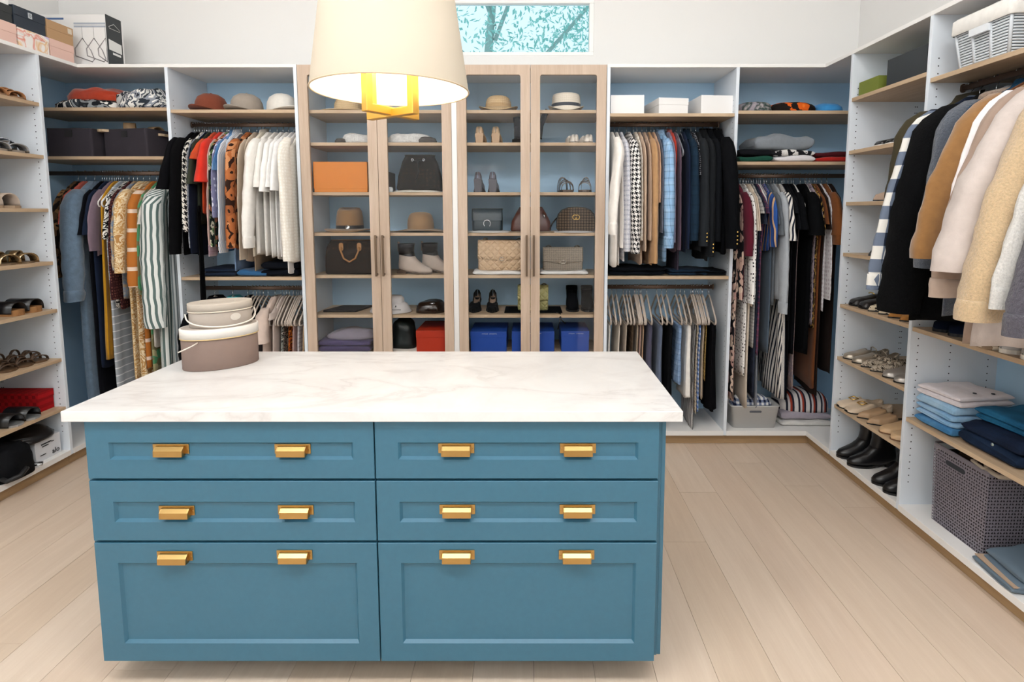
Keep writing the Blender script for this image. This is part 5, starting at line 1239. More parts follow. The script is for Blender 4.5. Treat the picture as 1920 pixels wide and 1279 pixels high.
for s in (-1, 1): MB().prism(rrect(.026, .05, .012, 4, s * .055, hh * .82), -.069, -.06, 'y').build('handle_tab', VACH, u)
m = MB(); m.tube([(-w * .42, 0, hh + .001), (w * .42, 0, hh + .001)], .004, 6); m.build('zip', VACH, u)
TP = fab('#b8a99d', .9)
for k, pxx in enumerate((786, 826)):
    boot(('front' if k == 0 else 'rear') + ' black and taupe ankle boot turned to the right', (atY(pxx, 510, 3.46).x - .02, 3.45 + .07 * k, z), PI / 2 - .30, BLKLEATHER, TP, plain('#5b4a3d', .6), H=.185, L=.225, W=.08, group='black and taupe ankle boots', heel=.03, sr=.046, pulls=True)
z = ZS[5] + .0006
m = MB(); m.prism([(-.125, -.07), (.085, -.07), (.13, .12), (-.06, .12)], 0, .014, 'z'); o = m.build('pouch', pat('dots', ('#1c1a1c', '#2f2c2e'), 60, .3, space='Object'), bevel=.004); o.location = (-1.165, 3.52, z); tag(o, 'flat dark monogram pouch lying on the fifth shelf', 'pouch')
u = thing('visor_cap', 'white bucket hat with small black emblem behind the door stiles', 'hat', (-.955 + .085, 3.47, z)); m = MB(); n = 40
rg = lambda r_, zz: [(r_ * math.cos(2 * PI * k / n), r_ * .82 * math.sin(2 * PI * k / n), zz) for k in range(n)]
m.loft([rg(.128, .002), rg(.130, .006), rg(.105, .05), rg(.085, .062)], True, False); m.build('brim', plain('#d8d3d2', .7, name='white_cotton'), u); m = MB(); m.loft([rg(.0852, .058), rg(.083, .085), rg(.07, .1), rg(.02, .104)], False, True); m.build('crown', plain('#d8d3d2', .7, name='white_cotton'), u)
m = MB(); m.prism([(.028, .043), (.033, .058), (.037, .046)], -.1, -.097, 'y'); script_line(m, .005, .065, -.1, .030, .008, 6, r=.0014); m.move(lambda p: (p[0] + .02, p[1] - .002 + .5 * (p[2] - .035) , p[2])); m.build('emblem', BLACK, u)
crumple('clutch', 'glossy dark brown clutch with metal clasp on the fifth shelf', 'handbag', -.71, -.53, 3.40, 3.56, z, .07, plain('#2a1c14', .2, name='patent_brown'), 5, .25); cl = bpy.context.scene.objects['clutch'] if 'clutch' in bpy.data.objects else None
m = MB(); m.lathe([(.0, -.003), (.016, -.003), (.018, 0), (.012, .004), (0.001, .005)], 14, (.02, -.062, .062)); m.build('clasp', CHROME, cl)
z = .5756
x0, x1 = gp(596, 700, 650, 3.40); folded('folded_cloth', 'purple and navy folded cloth in the bottom of the left cabinet', 'cloth', x0, x1, 3.37, 3.62, z, .075, [fab('#4a4468'), fab('#514a70')], 3); 
x0, x1 = gp(610, 700, 625, 3.42); crumple('scarf', 'cream-edged grey scarf on the purple folded cloth', 'scarf', x0, x1, 3.40, 3.6, z + .074, .05, fab('#8c8694'), 9, .45)
x0, x1 = gp(732, 778, 630, 3.42); u = crumple('tote_bag', 'dark green-black slouched bag leaning beside the red shoebox', 'handbag', x0, x1, 3.40, 3.55, z + .016, .175, plain('#0f1716', .45, name='soft_black_leather'), 13, .5); m = MB(); m.tube([(-.07, -.085, .02), (-.075, -.09, .06), (-.06, -.088, .085), (-.055, -.088, .03)], .004, 6, closed=True); m.build('buckle', CHROME, u)
x0, x1 = gp(728, 786, 655, 3.40); crumple('dust_cloth', 'pale cloth under the slouched dark bag', 'cloth', x0, x1, 3.37, 3.5, z, .018, fab('#d8d2ca'), 4, .4)
x0, x1 = gp(781, 846, 640, 3.40); lidbox('red-orange shoebox beside the slouched dark bag', x0, min(x1, -.48), 3.385, 3.70, z, .135, plain('#b9300f', .5, name='red_card'), None, .045)

# ------------------------------------------------------------------ right glass cabinet
z = ZS[0] + .0006
hat('tan straw hat in the right cabinet', (atY(934, 198, 3.47).x, 3.50, z), .118, .078, .085, pat('tweed', ('#a98a62', '#c8aa80', '#d8be96'), 90, space='Object'), pat('tweed', ('#a0825c', '#b8986c', '#c8a87c'), 90, space='Object'), 'bowler', droop=.018)
hat('cream panama hat with navy ribbon', (atY(1062, 198, 3.47).x, 3.50, z), .108, .088, .092, pat('tweed', ('#d3c6b2', '#e3d8c7', '#eee6d8'), 90, space='Object'), plain('#1f2733', .6, name='navy_ribbon'), 'boater', droop=.02)
z = ZS[1] + .0006
for k, pxx in enumerate((901, 931)): shoe(('left' if k == 0 else 'right') + '-hand beige heeled shoe seen from behind', (atY(pxx, 284, 3.45).x, 3.47, z), PI, plain('#c9ad8e', .5, name='beige_leather'), plain('#b89a7c', .5), shape=SQUARE, heel=.05, back=.05, L=.2, W=.075, group='beige heeled shoes')
boot('black tall-heeled boot standing behind the door stiles', (atY(985, 284, 3.45).x, 3.52, z), PI * .82, fab('#10131a'), None, None, H=.158, L=.2, sr=.045, heel=.045)
for s in (0,):
    m = MB(); m.tube([(.02, 0, .026), (.03, -.01, .10), (.06, -.02, .17), (.075, -.02, .19)], [.022, .02, .017, .016], 10); o = m.build('folded_umbrella', fab('#10131a')); o.location = (atY(1000, 284, 3.45).x + .01, 3.42, z); tag(o, 'black folded umbrella leaning out beside the black boot', 'umbrella')
for k, pxx in enumerate((1073, 1099)): shoe(('left' if k == 0 else 'right') + '-hand cream slip-on shoe in the right cabinet', (atY(pxx, 284, 3.45).x, 3.47, z), PI + .1, plain('#e1d8cc', .5, name='cream_leather'), plain('#6b6156', .6), shape=ROUND, back=.055, L=.2, W=.078, group='cream slip-on shoes')
z = ZS[2] + .0006
for k, pxx in enumerate((898, 925)): shoe(('left' if k == 0 else 'right') + '-hand grey pump standing tilted toe up', (atY(pxx, 358, 3.45).x, 3.475, z), PI, plain('#6f6d78', .5, name='grey_leather'), plain('#4d4a52', .5), plain('#9c98a2', .6), shape=POINT, heel=.075, back=.055, L=.19, W=.074, group='grey pumps')
for k, pxx in enumerate((1059, 1098)): sandal(('left' if k == 0 else 'right') + '-hand metallic strappy sandal', (atY(pxx, 357, 3.45).x, 3.47, z), (-.15 if k else .15), plain('#7a6f6a', .25, .8, name='pewter'), plain('#54463d', .5), [(.9, .02, .05, 0), (.75, .03, .06, .012), (.55, .025, .07, -.012), (.28, .02, .085, 0), (.12, .03, .09, .0)], L=.2, W=.08, group='metallic strappy sandals')
z = ZS[3] + .0006
x0, x1 = gp(874, 957, 436); crumple('dust_cloth', 'white dust cloth under the black horseshoe bag', 'cloth', x0, x1, 3.355, 3.62, z, .010, fab('#dcd8d4'), 3, .5)
x0, x1 = gp(885, 942, 420, 3.42); flap_bag('small black flap bag with silver horseshoe clasp', x0, x1, 3.42, z + .008, .128, .075, plain('#22333c', .4, name='blue_black_leather'), .55, False, 'horseshoe', chain=False)
x0, x1 = gp(957, 1034, 420, 3.44); u = thing('bucket_bag', 'brown leather bag partly hidden behind the door stiles', 'handbag', ((x0 + x1) / 2, 3.51, z + .006)); w = x1 - x0; hh = .15
m = MB(); m.loft([[(p, q, zz) for p, q in rrect(w * s, .13 * e, .028, 5)] for s, e, zz in ((.97, .95, 0), (1, 1, .01), (.95, .9, hh * .4), (.7, .65, hh * .8), (.55, .4, hh), (.5, .35, hh), (.48, .3, hh * .9))]); m.build('body', plain('#5b2f22', .4, name='brown_leather'), u); m = MB(); m.tube([(w * .3, -.055, .11), (w * .34, -.062, .08)], .004, 6); m.build('zip_pull', CHROME, u)
x0, x1 = gp(950, 1045, 437); crumple('dust_cloth', 'tan dust cloth under the brown leather bag', 'cloth', x0, x1, 3.36, 3.62, z, .006, fab('#b79c80'), 6, .5)
x0, x1 = gp(1036, 1118, 436); crumple('dust_cloth', 'white dust cloth under the gold-emblem dome bag', 'cloth', x0, x1, 3.355, 3.62, z, .010, fab('#dcd9d8'), 7, .5)
x0, x1 = gp(1044, 1116, 420, 3.41); u = thing('dome_bag', 'monogram canvas dome bag with gold double-letter emblem', 'handbag', ((x0 + x1) / 2, 3.455, z + .008)); w = x1 - x0; hh = .145
def dome(s, y): return [(w / 2 * s * a, y, b * hh * (s * .5 + .5)) for a, b in [(-.9, 0), (-1, .12), (-1.0, .45), (-.92, .7), (-.72, .88), (-.4, .98), (0, 1.0), (.4, .98), (.72, .88), (.92, .7), (1.0, .45), (1, .12), (.9, 0)]]
m = MB(); m.loft([dome(.96, -.048), dome(.99, -.044), dome(1.0, 0), dome(.99, .044), dome(.96, .048)], smooth=True); m.build('body', pat('check', ('#2f2722', '#4a3e34', '#6d5d4d'), 60, space='Object'), u)
m = MB(); m.tube([(x, -.045, zz) for x, y, zz in dome(1.0, 0)], .0042, 6, closed=True); m.build('piping', BLKLEATHER, u); m = MB(); m.tube([(-w * .5, -.02, hh * .55), (-w * .62, -.03, hh * .3), (-w * .68, -.03, .01)], .004, 6); m.build('strap', BLKLEATHER, u)
for s in (-1, 1):
    m = MB(); c = s * .0075; z0 = hh * .58; a0 = .75; 
    m.tube([(c + s * -.0 - s * .0135 * math.cos(a0 + (2 * PI - a0 - .15) * i / 18) * -1 * -1, -.0505, z0 + .0135 * math.sin(a0 + (2 * PI - a0 - .15) * i / 18)) for i in range(19)] + [(c - s * .002, -.0505, z0 - .002)], .0026, 6); m.build('letter_g', GOLD, u)
z = ZS[4] + .0006
x0, x1 = gp(889, 980, 517, 3.40); folded('bag_pillow', 'white padded pillow under the beige quilted bag', 'pillow', x0 - .012, x1 + .01, 3.36, 3.56, z, .024, fab('#e2dfdc'), 4)
x0, x1 = gp(896, 986, 490, 3.40); flap_bag('beige quilted flap bag with interlocking clasp on a white pillow', x0, x1, 3.40, z + .0235, .178, .085, quilt('#c9ab8a', 44), .62)
x0, x1 = gp(1014, 1100, 517, 3.40); folded('bag_pillow', 'white padded pillow under the grey tweed bag', 'pillow', x0 - .01, x1 + .01, 3.37, 3.56, z, .022, fab('#dfdddb'), 5)
x0, x1 = gp(1018, 1093, 490, 3.41); flap_bag('grey tweed flap bag with interlocking clasp on a white pillow', x0, x1, 3.41, z + .0215, .135, .075, pat('tweed', ('#4f4840', '#8d8276', '#b8ab9b'), 90, space='Object'), .62)
z = ZS[5] + .0006
for k, pxx in enumerate((891, 923)): shoe(('left' if k == 0 else 'right') + '-hand black pointed pump in the right cabinet', (atY(pxx, 570, 3.5).x, 3.525, z), .04 if k else -.04, plain('#0d0e12', .5, name='black_suede'), BLACK, plain('#a88e7c', .6), shape=POINT, heel=.07, back=.05, L=.21, W=.082, vamp=.62, group='black pointed pumps', block=False)
m = MB(); m.box(-.18, .18, -.11, .11, 0, .006); u = m.build('dust_bag', fab('#0e0f12'), bevel=.002); u.location = (.023, 3.53, z); tag(u, 'flat black dust bag under the pistachio quilted bag', 'dust bag'); m = MB(); m.tube([(.14, -.105, .004), (.165, -.150, .006), (.17, -.168, -.03), (.195, -.168, -.055)], .003, 5); m.tube([(.165, -.150, .006), (.16, -.168, -.035), (.15, -.168, -.09)], .003, 5); m.build('drawstring', BLACK, u)
flap_bag('small pistachio green quilted bag behind the door stiles', -.075, .117, 3.475, z + .0065, .15, .065, quilt('#b0aa72', 40), .6)
for k, pxx in enumerate((1075, 1104)): boot(('left' if k == 0 else 'right') + '-hand black suede bootie in the right cabinet', (atY(pxx, 580, 3.46).x, 3.55, z), 0.0, fab('#0e0f12'), None, None, H=.125, L=.2, W=.08, group='black suede booties', sr=.04, heel=.04)
z = .5756; BB = plain('#1846a0', .5, name='blue_card')
for k, (a, b, yy) in enumerate(((882, 950, 3.39), (959, 1040, 3.40), (1052, 1105, 3.40))):
    x0, x1 = gp(a, b, 640, yy); u = lidbox(('royal blue shoebox at the left of the bottom shelf', 'royal blue shoebox behind the middle door stiles', 'royal blue shoebox at the right of the bottom shelf')[k], x0, x1, yy, yy + .29, z, .128, BB, None, .036, group='royal blue shoeboxes')
    m = MB(); w = x1 - x0; script_line(m, -.04, -.004, -.1456, .113, .009, 3 + k); script_line(m, .006, .05, -.1456, .113, .009, 13 + k); m.build('lettering', WHITE, u)
    if k == 1: bpy.data.objects.remove(u.children[-1])

# ------------------------------------------------------------------ unit right of the glass cabinets
z = 2.0096
for k, (a, b, hh, lid, yy) in enumerate(((1146, 1210, .112, .112, 3.375), (1229, 1287, .092, .04, 3.365), (1310, 1373, .110, .11, 3.37))):
    x0, x1 = px(a, b, 190, yy); lidbox(('tall white box at the left of three on the top shelf', 'lower white shoebox with a lid, the middle of three', 'tall white box at the right of three on the top shelf')[k], x0, x1, yy, yy + .29, z, hh, plain('#eeedec', .5, name='white_card'), None if k == 1 else False, lid, rz=(-.03, .12, .08)[k], group='white boxes on the top shelf')
z = 1.0536
for k, (a, b, c, lb, h) in enumerate(((1140, 1250, '#0f1218', 'black folded jumpers under the white blouses', .05), (1255, 1330, '#17283a', 'dark navy folded trousers under the jackets', .035), (1300, 1364, '#101318', 'black folded cloth at the right end of the middle shelf', .03))):
    x0, x1 = px(a, b, 510); folded('folded_jumper', lb, 'jumper', x0, x1, 3.36, 3.62, z, h, [fab(c)] * 2, 40 + k, 'dark folded clothes right of the cabinets')

# ------------------------------------------------------------------ right corner shelves
z = 2.0246
for k, (a, b, h, mt, lb) in enumerate(((1391, 1457, .062, pat('blot', ('#26262c', '#a29a9c', '#8d8690', '#1f3a33', '#a29a9c'), 9, space='Object'), 'grey and black print folded top'), (1455, 1541, .062, pat('leopard', ('#1a1411', '#d9601c', '#e8742a'), 13, space='Object'), 'orange and black print folded top'), (1543, 1590, .056, fab('#3a8ac6'), 'bright blue crumpled top'))):
    x0, x1 = px(a, b, 200); crumple('folded_shirt', lb + ' on the upper right corner shelf', 'top', x0, x1, 3.36, 3.62, z, h, mt, 30 + k, .22, 'tops on the upper right corner shelf')
z = 1.7316
x0, x1 = px(1386, 1452, 296); folded('folded_sweater', 'dark green folded sweater with a black edge', 'sweater', x0, x1, 3.36, 3.62, z, .072, [fab('#1d4a3c'), fab('#17181c')], 4)
x0, x1 = px(1452, 1530, 296); folded('folded_shirt', 'white folded tee at the bottom of the grey sweater stack', 'top', x0, x1, 3.36, 3.62, z, .034, [fab('#dcd9dc')], 5)
folded('folded_shirt', 'black and white print folded top under the grey sweater', 'top', x0 - .02, x1, 3.365, 3.62, z + .034, .036, [pat('leopard', ('#1a1a1e', '#d8d5d2', '#e6e3e0'), 22, space='Object')], 6)
x0, x1 = px(1414, 1531, 275); folded('folded_sweater', 'thick grey folded sweater on top of the print top', 'sweater', x0, x1, 3.37, 3.64, z + .070, .085, [fab('#7f858c', .95, 140, .002)], 7)
x0, x1 = px(1530, 1584, 296); folded('folded_sweater', 'red and maroon folded sweater beside the grey stack', 'sweater', x0, x1 + .05, 3.36, 3.62, z, .058, [fab('#b02018'), fab('#4f151c')], 8)
# bottom of the right corner
u = thing('storage_tub', 'white plastic tub with a handle slot under the long dresses', 'tub', (1.405, 3.455, ZB + .0006)); m = MB(); t = .004
def tub(s, zz, k=0.0): return [(p, q, zz) for p, q in rrect(.30 * s - k, .17 * s - k, .02, 4)]
m.loft([tub(.88, 0), tub(1.0, .14), tub(1.04, .142), tub(1.04, .146), tub(1.0, .146, .01), tub(.88, .006, .01)], True, True); m.build('body', plain('#cfcfce', .45, name='white_plastic'), u)
MB().prism(rrect(.075, .014, .0065, 4, 0, .108), -.0835, -.0795, 'y').build('handle_slot', plain('#5a5d63', .7), u)
crumple('folded_shirt', 'navy and white checked cloth heaped in the white tub', 'top', 1.28, 1.53, 3.39, 3.53, ZB + .10, .085, pat('check', ('#e7e6e5', '#7d86a0', '#1d2640'), 34, space='Object'), 14, .4)
folded('folded_blanket', 'cream folded blanket at the bottom of the corner base', 'blanket', 1.58, 1.93, 3.40, 3.70, ZB + .0006, .03, [fab('#d9d6d2')], 9)
folded('folded_blanket', 'lilac folded cloth between the cream blanket and the striped pillow', 'blanket', 1.585, 1.92, 3.42, 3.70, ZB + .032, .05, [fab('#a9a1ac')], 10)
crumple('cushion', 'black, white and red striped cushion on the folded blankets', 'cushion', 1.60, 1.92, 3.43, 3.68, ZB + .08, .12, pat('stripe3', ('#d9d4d2', '#2a2a38', '#cfc9ca', '#a0402f', '#2a2a38', '#d5d0d0'), 14, space='Object'), 3, .12, boxy=4)

# ------------------------------------------------------------------ shoes on the left wall
rz = PI / 2; x = -2.765
def pair(fn, ys, labels, zz, x, rz, **k):
    for y, l in zip(ys, labels): fn(l, (x, y, zz + .0006), rz, **k)
S = lambda n: SL[n]
pair(sandal, (2.985, 2.885), ('tan woven slide nearer the upright on the top left shelf', 'tan woven slide at the picture edge on the top left shelf'), S(0), x, rz, strap=plain('#a8744a', .5, name='tan_woven'), sole=plain('#8a6a4d', .6), straps=[(.88, .03, .035, .006), (.75, .03, .045, -.006), (.62, .03, .055, .006), (.3, .018, .085, 0)], group='tan woven slides')
SIL = plain('#aeb2b8', .25, .9, name='silver_leather')
pair(sandal, (2.965, 2.865), ('silver crossed sandal nearer the upright', 'silver crossed sandal at the picture edge'), S(1), x - .005, rz, strap=SIL, sole=plain('#8f8479', .5), straps=[(.84, .05, .042, .02), (.68, .06, .06, -.03), (.55, .05, .072, .03)], group='silver crossed sandals')
pair(sandal, (2.94, 2.845), ('beige suede slide nearer the upright', 'beige suede slide at the picture edge'), S(2), x - .03, rz, strap=fab('#bfae9f'), sole=plain('#a58d74', .6), straps=[(.66, .10, .07, .01)], group='beige suede slides')
pair(sandal, (2.96, 2.855), ('gold twisted sandal nearer the upright', 'gold twisted sandal at the picture edge'), S(3), x, rz, strap=plain('#b09a78', .22, .9, name='pale_gold'), sole=plain('#6f5b45', .5), straps=[(.86, .05, .048, .015), (.64, .06, .062, -.015)], group='gold twisted sandals', t=.008)
CORK = wood('#8a5f3a', '#a87a4c', 'Y', .8, 3, 'cork')
pair(sandal, (2.965, 2.86), ('black platform slide with cork sole nearer the upright', 'black platform slide with cork sole at the picture edge'), S(4), x + .01, rz, strap=BLKLEATHER, sole=CORK, straps=[(.68, .14, .055, 0)], group='black cork platform slides', t=.03)
pair(sandal, (2.985, 2.895, 2.80), ('brown braided sandal nearest the upright', 'brown braided sandal in the middle', 'brown braided sandal at the picture edge'), S(5), x, rz, strap=plain('#4a3626', .5, name='dark_brown_leather'), sole=plain('#5d452f', .5), straps=[(.88, .016, .03, .01), (.8, .016, .04, -.012), (.7, .016, .05, .012), (.6, .016, .055, -.012), (.34, .014, .06, .0)], group='brown braided sandals', t=.010)
lidbox('red patterned shoebox on the lowest left shelf', -2.97, -2.67, 2.955, 3.055, S(6) + .0006, .108, pat('check', ('#8e0c12', '#a30f16', '#7a070d'), 26, space='Object'), None, .04)
pair(sandal, (2.875, 2.775), ('black slide with silver edge beside the red box', 'black slide with silver edge at the picture edge'), S(6), x + .03, rz, strap=BLKLEATHER, sole=plain('#b4b6b8', .3, .6), straps=[(.66, .13, .055, 0)], group='black slides with silver edge', t=.010)
z = ZB + .0006
u = lidbox('white shoebox with black lettering under the black crumpled bag', -2.93, -2.64, 2.875, 3.04, z, .118, plain('#d9dbe0', .5, name='white_card'), False, .03)
INK = plain('#26272b', .6, name='ink')
M4 = Matrix.Translation((.1456, .043, .027)) @ Matrix.Rotation(PI / 2, 4, 'Z') @ Matrix.Rotation(PI / 2, 4, 'X')
text_mesh('lettering', 'alo', .04, INK, u, M4)
for (y0_, y1_, z0_, hh) in ((-.045, .02, .086, .007), (-.04, .0, .074, .006), (.02, .035, .082, .005), (-.055, -.02, .03, .005)): MB().box(.145, .1458, y0_, y1_, z0_, z0_ + hh).build('printed_line', INK, u)
u = crumple('belt_bag', 'black crumpled bag with silver ring on the white lettered shoebox', 'bag', -2.93, -2.62, 2.80, 3.03, z + .119, .06, BLKLEATHER, 5, .5); m = MB(); m.tube([(.10, -.08, .03), (.125, -.1, .035), (.13, -.085, .015)], .004, 6, closed=True); m.build('ring', CHROME, u)
u = crumple('backpack', 'black soft backpack with silver clip in front of the white box', 'backpack', -2.86, -2.58, 2.63, 2.855, z, .165, fab('#101114', .7), 21, .35)
m = MB(); m.tube([(.10, .09, .03), (.135, .11, .022), (.15, .09, .018), (.12, .075, .02)], .0045, 6, closed=True); m.build('clip', CHROME, u)
m = MB(); m.tube([(.08, -.08, .03), (.14, -.10, .02), (.17, -.06, .03), (.16, -.01, .05)], .012, 8, flat=1.0); m.build('strap', plain('#1a1b1e', .6), u)
x0 = atY(150, 815, 3.42).x; crumple('handbag', 'brown leather bag on the base of the left corner behind the island', 'handbag', -2.74, -2.45, 3.36, 3.6, ZB + .0006, .13, plain('#5f3d2c', .5, name='brown_leather'), 15, .4)

# ------------------------------------------------------------------ right wall shoe shelves
rz = -PI / 2; S = lambda n: SR[n] + .0006
u = lidbox('olive green box on the top right shelf', 1.73, 1.98, 2.86, 3.03, S(0), .075, plain('#6f7a2c', .7, name='olive_card'), False, .03, name='gift_box')
lidbox('black box beside the olive green box', 1.73, 2.0, 2.52, 2.80, S(0), .13, plain('#252b30', .5), False, .05, name='gift_box', rz=0)
pair(shoe, (2.84, 2.75), ('black flat with white lining, the farther of the pair', 'black flat with white lining, the nearer of the pair'), S(1), 1.85, rz, up=BLKLEATHER, sole=plain('#d8d5d0', .5), shape=SQUARE, group='black flats with white lining', toe=.028)
pair(shoe, (2.645, 2.555), ('beige flat on the second right shelf, farther from camera', 'beige flat on the second right shelf, half behind the coats'), S(1), 1.85, rz, up=plain('#d0b79f', .5, name='beige_flat'), shape=ROUND, group='beige flats')
pair(shoe, (2.82, 2.73), ('taupe pointed shoe on the third right shelf, farther one', 'taupe pointed shoe on the third right shelf, nearer one'), S(2), 1.84, rz, up=fab('#b59d8b'), shape=POINT, back=.075, toe=.04, vamp=.4, group='taupe pointed shoes')
pair(shoe, (2.83, 2.74), ('black shoe on the fourth right shelf beside the check coat', 'black shoe on the fourth right shelf behind the check coat'), S(3), 1.84, rz, up=BLKLEATHER, shape=POINT, group='black pointed shoes')
pair(shoe, (2.995, 2.905), ('black loafer with gold bit nearest the corner', 'black loafer with gold bit beside the leopard flats'), S(4), 1.86, rz, up=plain('#1b1716', .35, name='dark_loafer_leather'), shape=SQUARE, extra='bit', toe=.036, vamp=.44, sole_t=.01, group='black bit loafers')
LEO = pat('dots', ('#d9c9ae', '#2a211b'), 62, .33, space='Object')
pair(shoe, (2.82, 2.735), ('spotted leopard flat nearer the loafers', 'spotted leopard flat nearer the tan mule'), S(4), 1.85, rz, up=LEO, shape=POINT, toe=.032, vamp=.44, group='spotted leopard flats')
pair(shoe, (2.645, 2.56), ('tan suede mule beside the leopard flats', 'tan suede mule behind the black coat'), S(4), 1.84, rz, up=fab('#b07a3e'), shape=POINT, mule=True, group='tan suede mules')
PALE = plain('#a69a8a', .3, .5, name='pale_metallic_leather')
pair(shoe, (3.0, 2.915), ('silver-gold ballet flat with strap nearest the corner', 'silver-gold ballet flat with strap, second from the corner'), S(5), 1.84, rz, up=PALE, shape=ROUND, extra='strap', back=.06, toe=.03, group='silver-gold ballet flats')
SNAKE = pat('swirl', ('#a39584', '#c9bcab', '#8f8170', '#3a322b', '#bdb09e'), 16, space='Object')
pair(shoe, (2.835, 2.755), ('snake-print flat with bow, the farther one', 'snake-print flat with bow, the nearer one'), S(5), 1.84, rz, up=SNAKE, shape=POINT, extra='bow', vamp=.46, group='snake-print flats')
pair(shoe, (2.655, 2.57), ('grey metallic flat beside the upright, farther one', 'grey metallic flat beside the upright, nearer one'), S(5), 1.84, rz, up=plain('#a9a29b', .3, .5, name='grey_metallic_leather'), shape=ROUND, group='grey metallic flats')
pair(shoe, (3.005, 2.925), ('blush flat with gold buckle nearest the corner', 'blush flat with gold buckle, second from the corner'), S(6), 1.83, rz, up=plain('#d6c1a8', .4, name='blush_leather'), shape=SQUARE, extra='buckle', back=.045, group='blush buckle flats')
pair(shoe, (2.84, 2.755), ('tan pointed mule, the farther one', 'tan pointed mule, the nearer one'), S(6), 1.84, rz, up=plain('#b0906f', .5, name='tan_mule_leather'), shape=POINT, mule=True, vamp=.5, group='tan pointed mules')
pair(shoe, (2.645, 2.56), ('camel round flat beside the upright, farther one', 'camel round flat beside the upright, nearer one'), S(6), 1.835, rz, up=plain('#c6a57f', .5, name='camel_leather'), shape=ROUND, group='camel round flats', sole=plain('#6b4a30', .6))
pair(boot, (2.97, 2.865), ('black leather ankle boot nearest the corner', 'black leather ankle boot, second from the corner'), ZB, 1.82, rz, shaft=BLKLEATHER, H=.22, group='tall black ankle boots', sr=.055)
pair(boot, (2.665, 2.575), ('black low boot beside the upright, farther one', 'black low boot beside the upright, nearer one'), ZB, 1.83, rz, shaft=BLKLEATHER, H=.17, group='low black boots', sr=.05)

# ------------------------------------------------------------------ right wall hanging unit
z = 2.0056
u = thing('wicker_basket', 'white wicker basket with cream liner on the top right shelf', 'basket', (1.835, 2.215, z + .0045)); STR = plain('#d4dae0', .7, name='white_wicker'); a0, b0, hh = .115, .135, .185
rect = lambda s, zz, e=0: [(p, q, zz) for p, q in rrect(2 * a0 * s + e, 2 * b0 * s + e, .02, 4)]
m = MB()
for k in range(17):
    t = k / 16; m.tube(rect(.86 + .18 * t, .006 + t * (hh - .02)), .0042, 5, closed=True)
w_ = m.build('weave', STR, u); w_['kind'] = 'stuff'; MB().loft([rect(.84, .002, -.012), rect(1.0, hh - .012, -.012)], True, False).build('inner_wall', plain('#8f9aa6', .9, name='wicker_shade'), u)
for (sx, sy) in ((-1, -1), (-1, 1), (-1, -.33), (-1, .33), (1, -1), (1, 1)):
    m = MB(); f = .97 if abs(sy) == 1 else 1.0
    m.tube([(sx * a0 * .87 * f, sy * b0 * .87 * f, .002), (sx * a0 * 1.045 * f, sy * b0 * 1.045 * f, hh - .01)], .0062, 6); m.build('upright_cane', STR, u)
m = MB(); m.loft([rect(1.07, hh - .055, .004), rect(1.09, hh - .05, .006), rect(1.08, hh, .006), rect(1.03, hh + .008), rect(.98, hh), rect(.95, hh - .04)], False, True); m.build('liner', fab('#e9e6e1'), u)
MB().box(-a0 * 1.10 - .006, -a0 * 1.05, -.05, .04, hh - .085, hh - .058).build('handle_strip', plain('#dfe3e8', .7), u)
crumple('blanket', 'white and grey cloths heaped in the wicker basket', 'cloth', 1.76, 1.93, 2.11, 2.33, z + hh - .02, .075, pat('blot', ('#e4e2e0', '#c9c9cc', '#eeecea'), 12, space='Object'), 18, .6)
z = .9266
for y, lb in ((2.37, 'navy velvet slipper behind the hanging coats, farther one'), (2.28, 'navy velvet slipper behind the hanging coats, nearer one')): shoe(lb, (1.86, y, z), rz, fab('#10182a'), None, shape=ROUND, back=.06, toe=.045, vamp=.42, sole_t=.012, group='navy velvet slippers', name='slipper')
crumple('scarf', 'cream and brown striped scarf drooping over the shelf edge', 'scarf', 1.70, 1.80, 2.03, 2.14, z, .035, pat('stripeU', ('#cfc3b2', '#84705c'), 30, .5, space='Object'), 7, .5)
for y, lb in ((2.0, 'grey-white sneaker under the pale coat, farther one'), (1.91, 'grey-white sneaker under the pale coat, nearer one')): shoe(lb, (1.84, y, z), rz, plain('#b9b8b8', .6, name='grey_canvas'), plain('#ded9d0', .6), shape=ROUND, back=.06, toe=.04, vamp=.42, sole_t=.016, group='grey-white sneakers', name='sneaker')
z = .5106
J = lambda a, b, c: pat('denim', (a, b, c))
st = ((J('#2f6796', '#4a84b4', '#6a9cc4'), 'mid-blue folded jeans at the bottom of the first stack', .036), (J('#6d9cc4', '#8fb6d6', '#b6d0e6'), 'light blue folded jeans, second from the bottom', .05), (J('#7ba5c8', '#9cc0dc', '#bcd4e8'), 'pale blue folded jeans under the white pair', .04), (fab('#d9d2d6'), 'white folded jeans with dark buttons on top of the stack', .05))
zz = z
for k, (mt, lb, h) in enumerate(st):
    u = folded('folded_jeans', lb, 'jeans', 1.725, 1.985, 2.22 - .008 * (k % 2), 2.44, zz, h, [mt] * (2 if k in (1, 3) else 1), 60 + k, 'stacked folded jeans', rz=(.02, -.03, .05, .12)[k]); zz += h + .0005
    if k == 3:
        for (bx, by) in ((-.02, -.07), (.05, -.085)): MB().lathe([(.007, 0), (.007, .003), (.001, .004)], 10, (bx, by, h * 1.0)).build('button', DARKHOLE, u)
u = folded('folded_jeans', 'dark navy folded jeans, lower part of the second stack', 'jeans', 1.745, 2.02, 1.92, 2.20, z, .10, [J('#0e1a2c', '#14243c', '#1c304c'), J('#0c1626', '#12203a', '#182a46')], 71, 'stacked folded jeans'); MB().lathe([(.006, 0), (.006, .002), (.001, .003)], 10, (0, 0, 0)).move(lambda p: (-.1385 - p[2], -.03 + p[0], .055 + p[1])).build('button', plain('#b8c8c4', .3, .8), u)
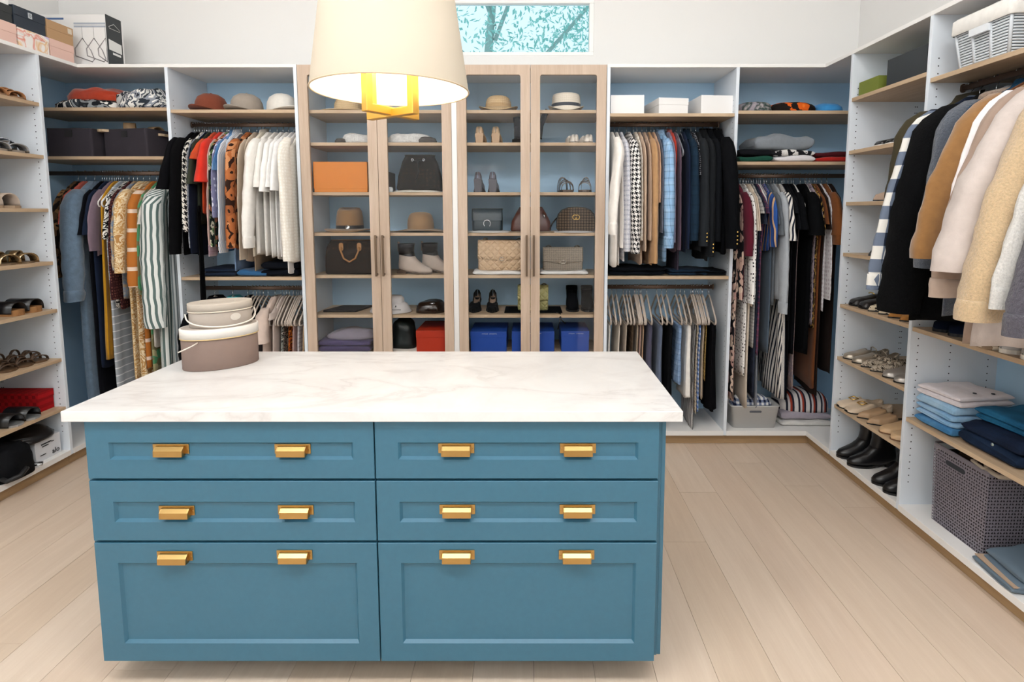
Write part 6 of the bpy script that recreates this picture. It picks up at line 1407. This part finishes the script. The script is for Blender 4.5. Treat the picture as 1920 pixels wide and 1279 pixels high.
folded('folded_jeans', 'deep blue folded jeans on top of the dark stack', 'jeans', 1.79, 2.03, 1.93, 2.19, z + .101, .055, [J('#12405f', '#1b5a80', '#2a7098')] * 2, 72, 'stacked folded jeans', rz=.08)
# perforated basket
u = thing('perforated_basket', 'grey perforated plastic basket on the base under the jeans', 'basket', (1.90, 2.205, ZB + .0006)); PL = plain('#77727c', .5, name='grey_plastic'); hh = .345; ax_, by_ = .135, .148
def holed(P, nu, nv, skip):
    """wall panel P(u, v) pierced with three-cornered holes"""
    m = MB(); g = .2
    for i in range(nu):
        for j in range(nv):
            u0, u1, v0, v1 = i / nu, (i + 1) / nu, j / nv, (j + 1) / nv
            o = [P(u0, v0), P(u1, v0), P(u1, v1), P(u0, v1)]
            if skip(u0, u1, v0, v1): 
                m.add(o, [(0, 1, 2, 3)]); continue
            q = lambda s, t: P(u0 + (u1 - u0) * s, v0 + (v1 - v0) * t)
            inn = [q(.18, .25), q(.82, .25), q(.82, .75), q(.5, .78)] if (i + j) % 2 else [q(.18, .25), q(.82, .25), q(.5, .78), q(.18, .75)]
            m.add(o + inn, [(0, 1, 5, 4), (1, 2, 6, 5), (2, 3, 7, 6), (3, 0, 4, 7)])
    return m
tp = lambda v: 1 - .06 * (1 - v)
front = holed(lambda a, b: (-ax_ * tp(b), by_ * tp(b) * (1 - 2 * a), b * hh), 24, 26, lambda a, b, c, d: c > .94 or (.80 < (c + d) / 2 < .88 and .25 < (a + b) / 2 < .62))
front.build('front_wall', PL, u); MB().prism(rrect(.105, .02, .0095, 4, .02, hh * .845), -ax_ - .0012, -ax_ - .0002, 'x').build('handle_slot', DARKHOLE, u)
holed(lambda a, b: (ax_ * tp(b) * (2 * a - 1), -by_ * tp(b), b * hh), 22, 26, lambda a, b, c, d: c > .94).build('side_wall', PL, u)
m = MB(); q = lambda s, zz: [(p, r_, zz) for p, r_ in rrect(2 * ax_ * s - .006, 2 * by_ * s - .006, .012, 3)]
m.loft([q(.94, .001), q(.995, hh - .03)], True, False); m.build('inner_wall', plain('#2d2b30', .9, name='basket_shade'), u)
m = MB(); m.tube([(p, r_, hh) for p, r_ in rrect(2 * ax_, 2 * by_, .014, 4)], .005, 6, closed=True); m.build('rim', PL, u)
crumple('scarf', 'dark brown cloth heaped inside the perforated basket', 'scarf', 1.80, 2.0, 2.10, 2.31, ZB + .29, .07, fab('#2d201a'), 17, .5)
u = thing('belt', 'beige belt with square buckle hanging over the basket rim', 'belt', (1.775, 2.11, ZB + hh)); BE = fab('#a59a8c'); m = MB()
m.tube([(.06, .03, .045), (.02, .0, .02), (-.004, -.03, .008), (.0, -.085, .004), (.05, -.115, .012)], .009, 8, flat=1.0); m.build('strap', BE, u); m = MB(); m.tube([(-.012, .03, .016), (-.018, -.03, .012), (.012, -.036, .016), (.018, .026, .02)], .0065, 6, closed=True); m.build('buckle', BE, u)
u = thing('folded_tote', 'grey-blue folded tote bag on the base beside the perforated basket', 'bag', (1.88, 1.93, ZB + .0006), -.1)
for k, (h0, tl) in enumerate(((0, 0), (.026, .10), (.055, .16))):
    o = fold_mesh(.17 - .02 * k, .10, .024, 90 + k).build('fold', plain('#5f6f7d', .5, name='grey_blue_leather'), u); o.location = (0, 0, h0); o.rotation_euler = (0, -tl, 0)
MB().box(-.165, -.02, -.1, .1, .0245, .0285).build('lining', plain('#b79e88', .7), u)
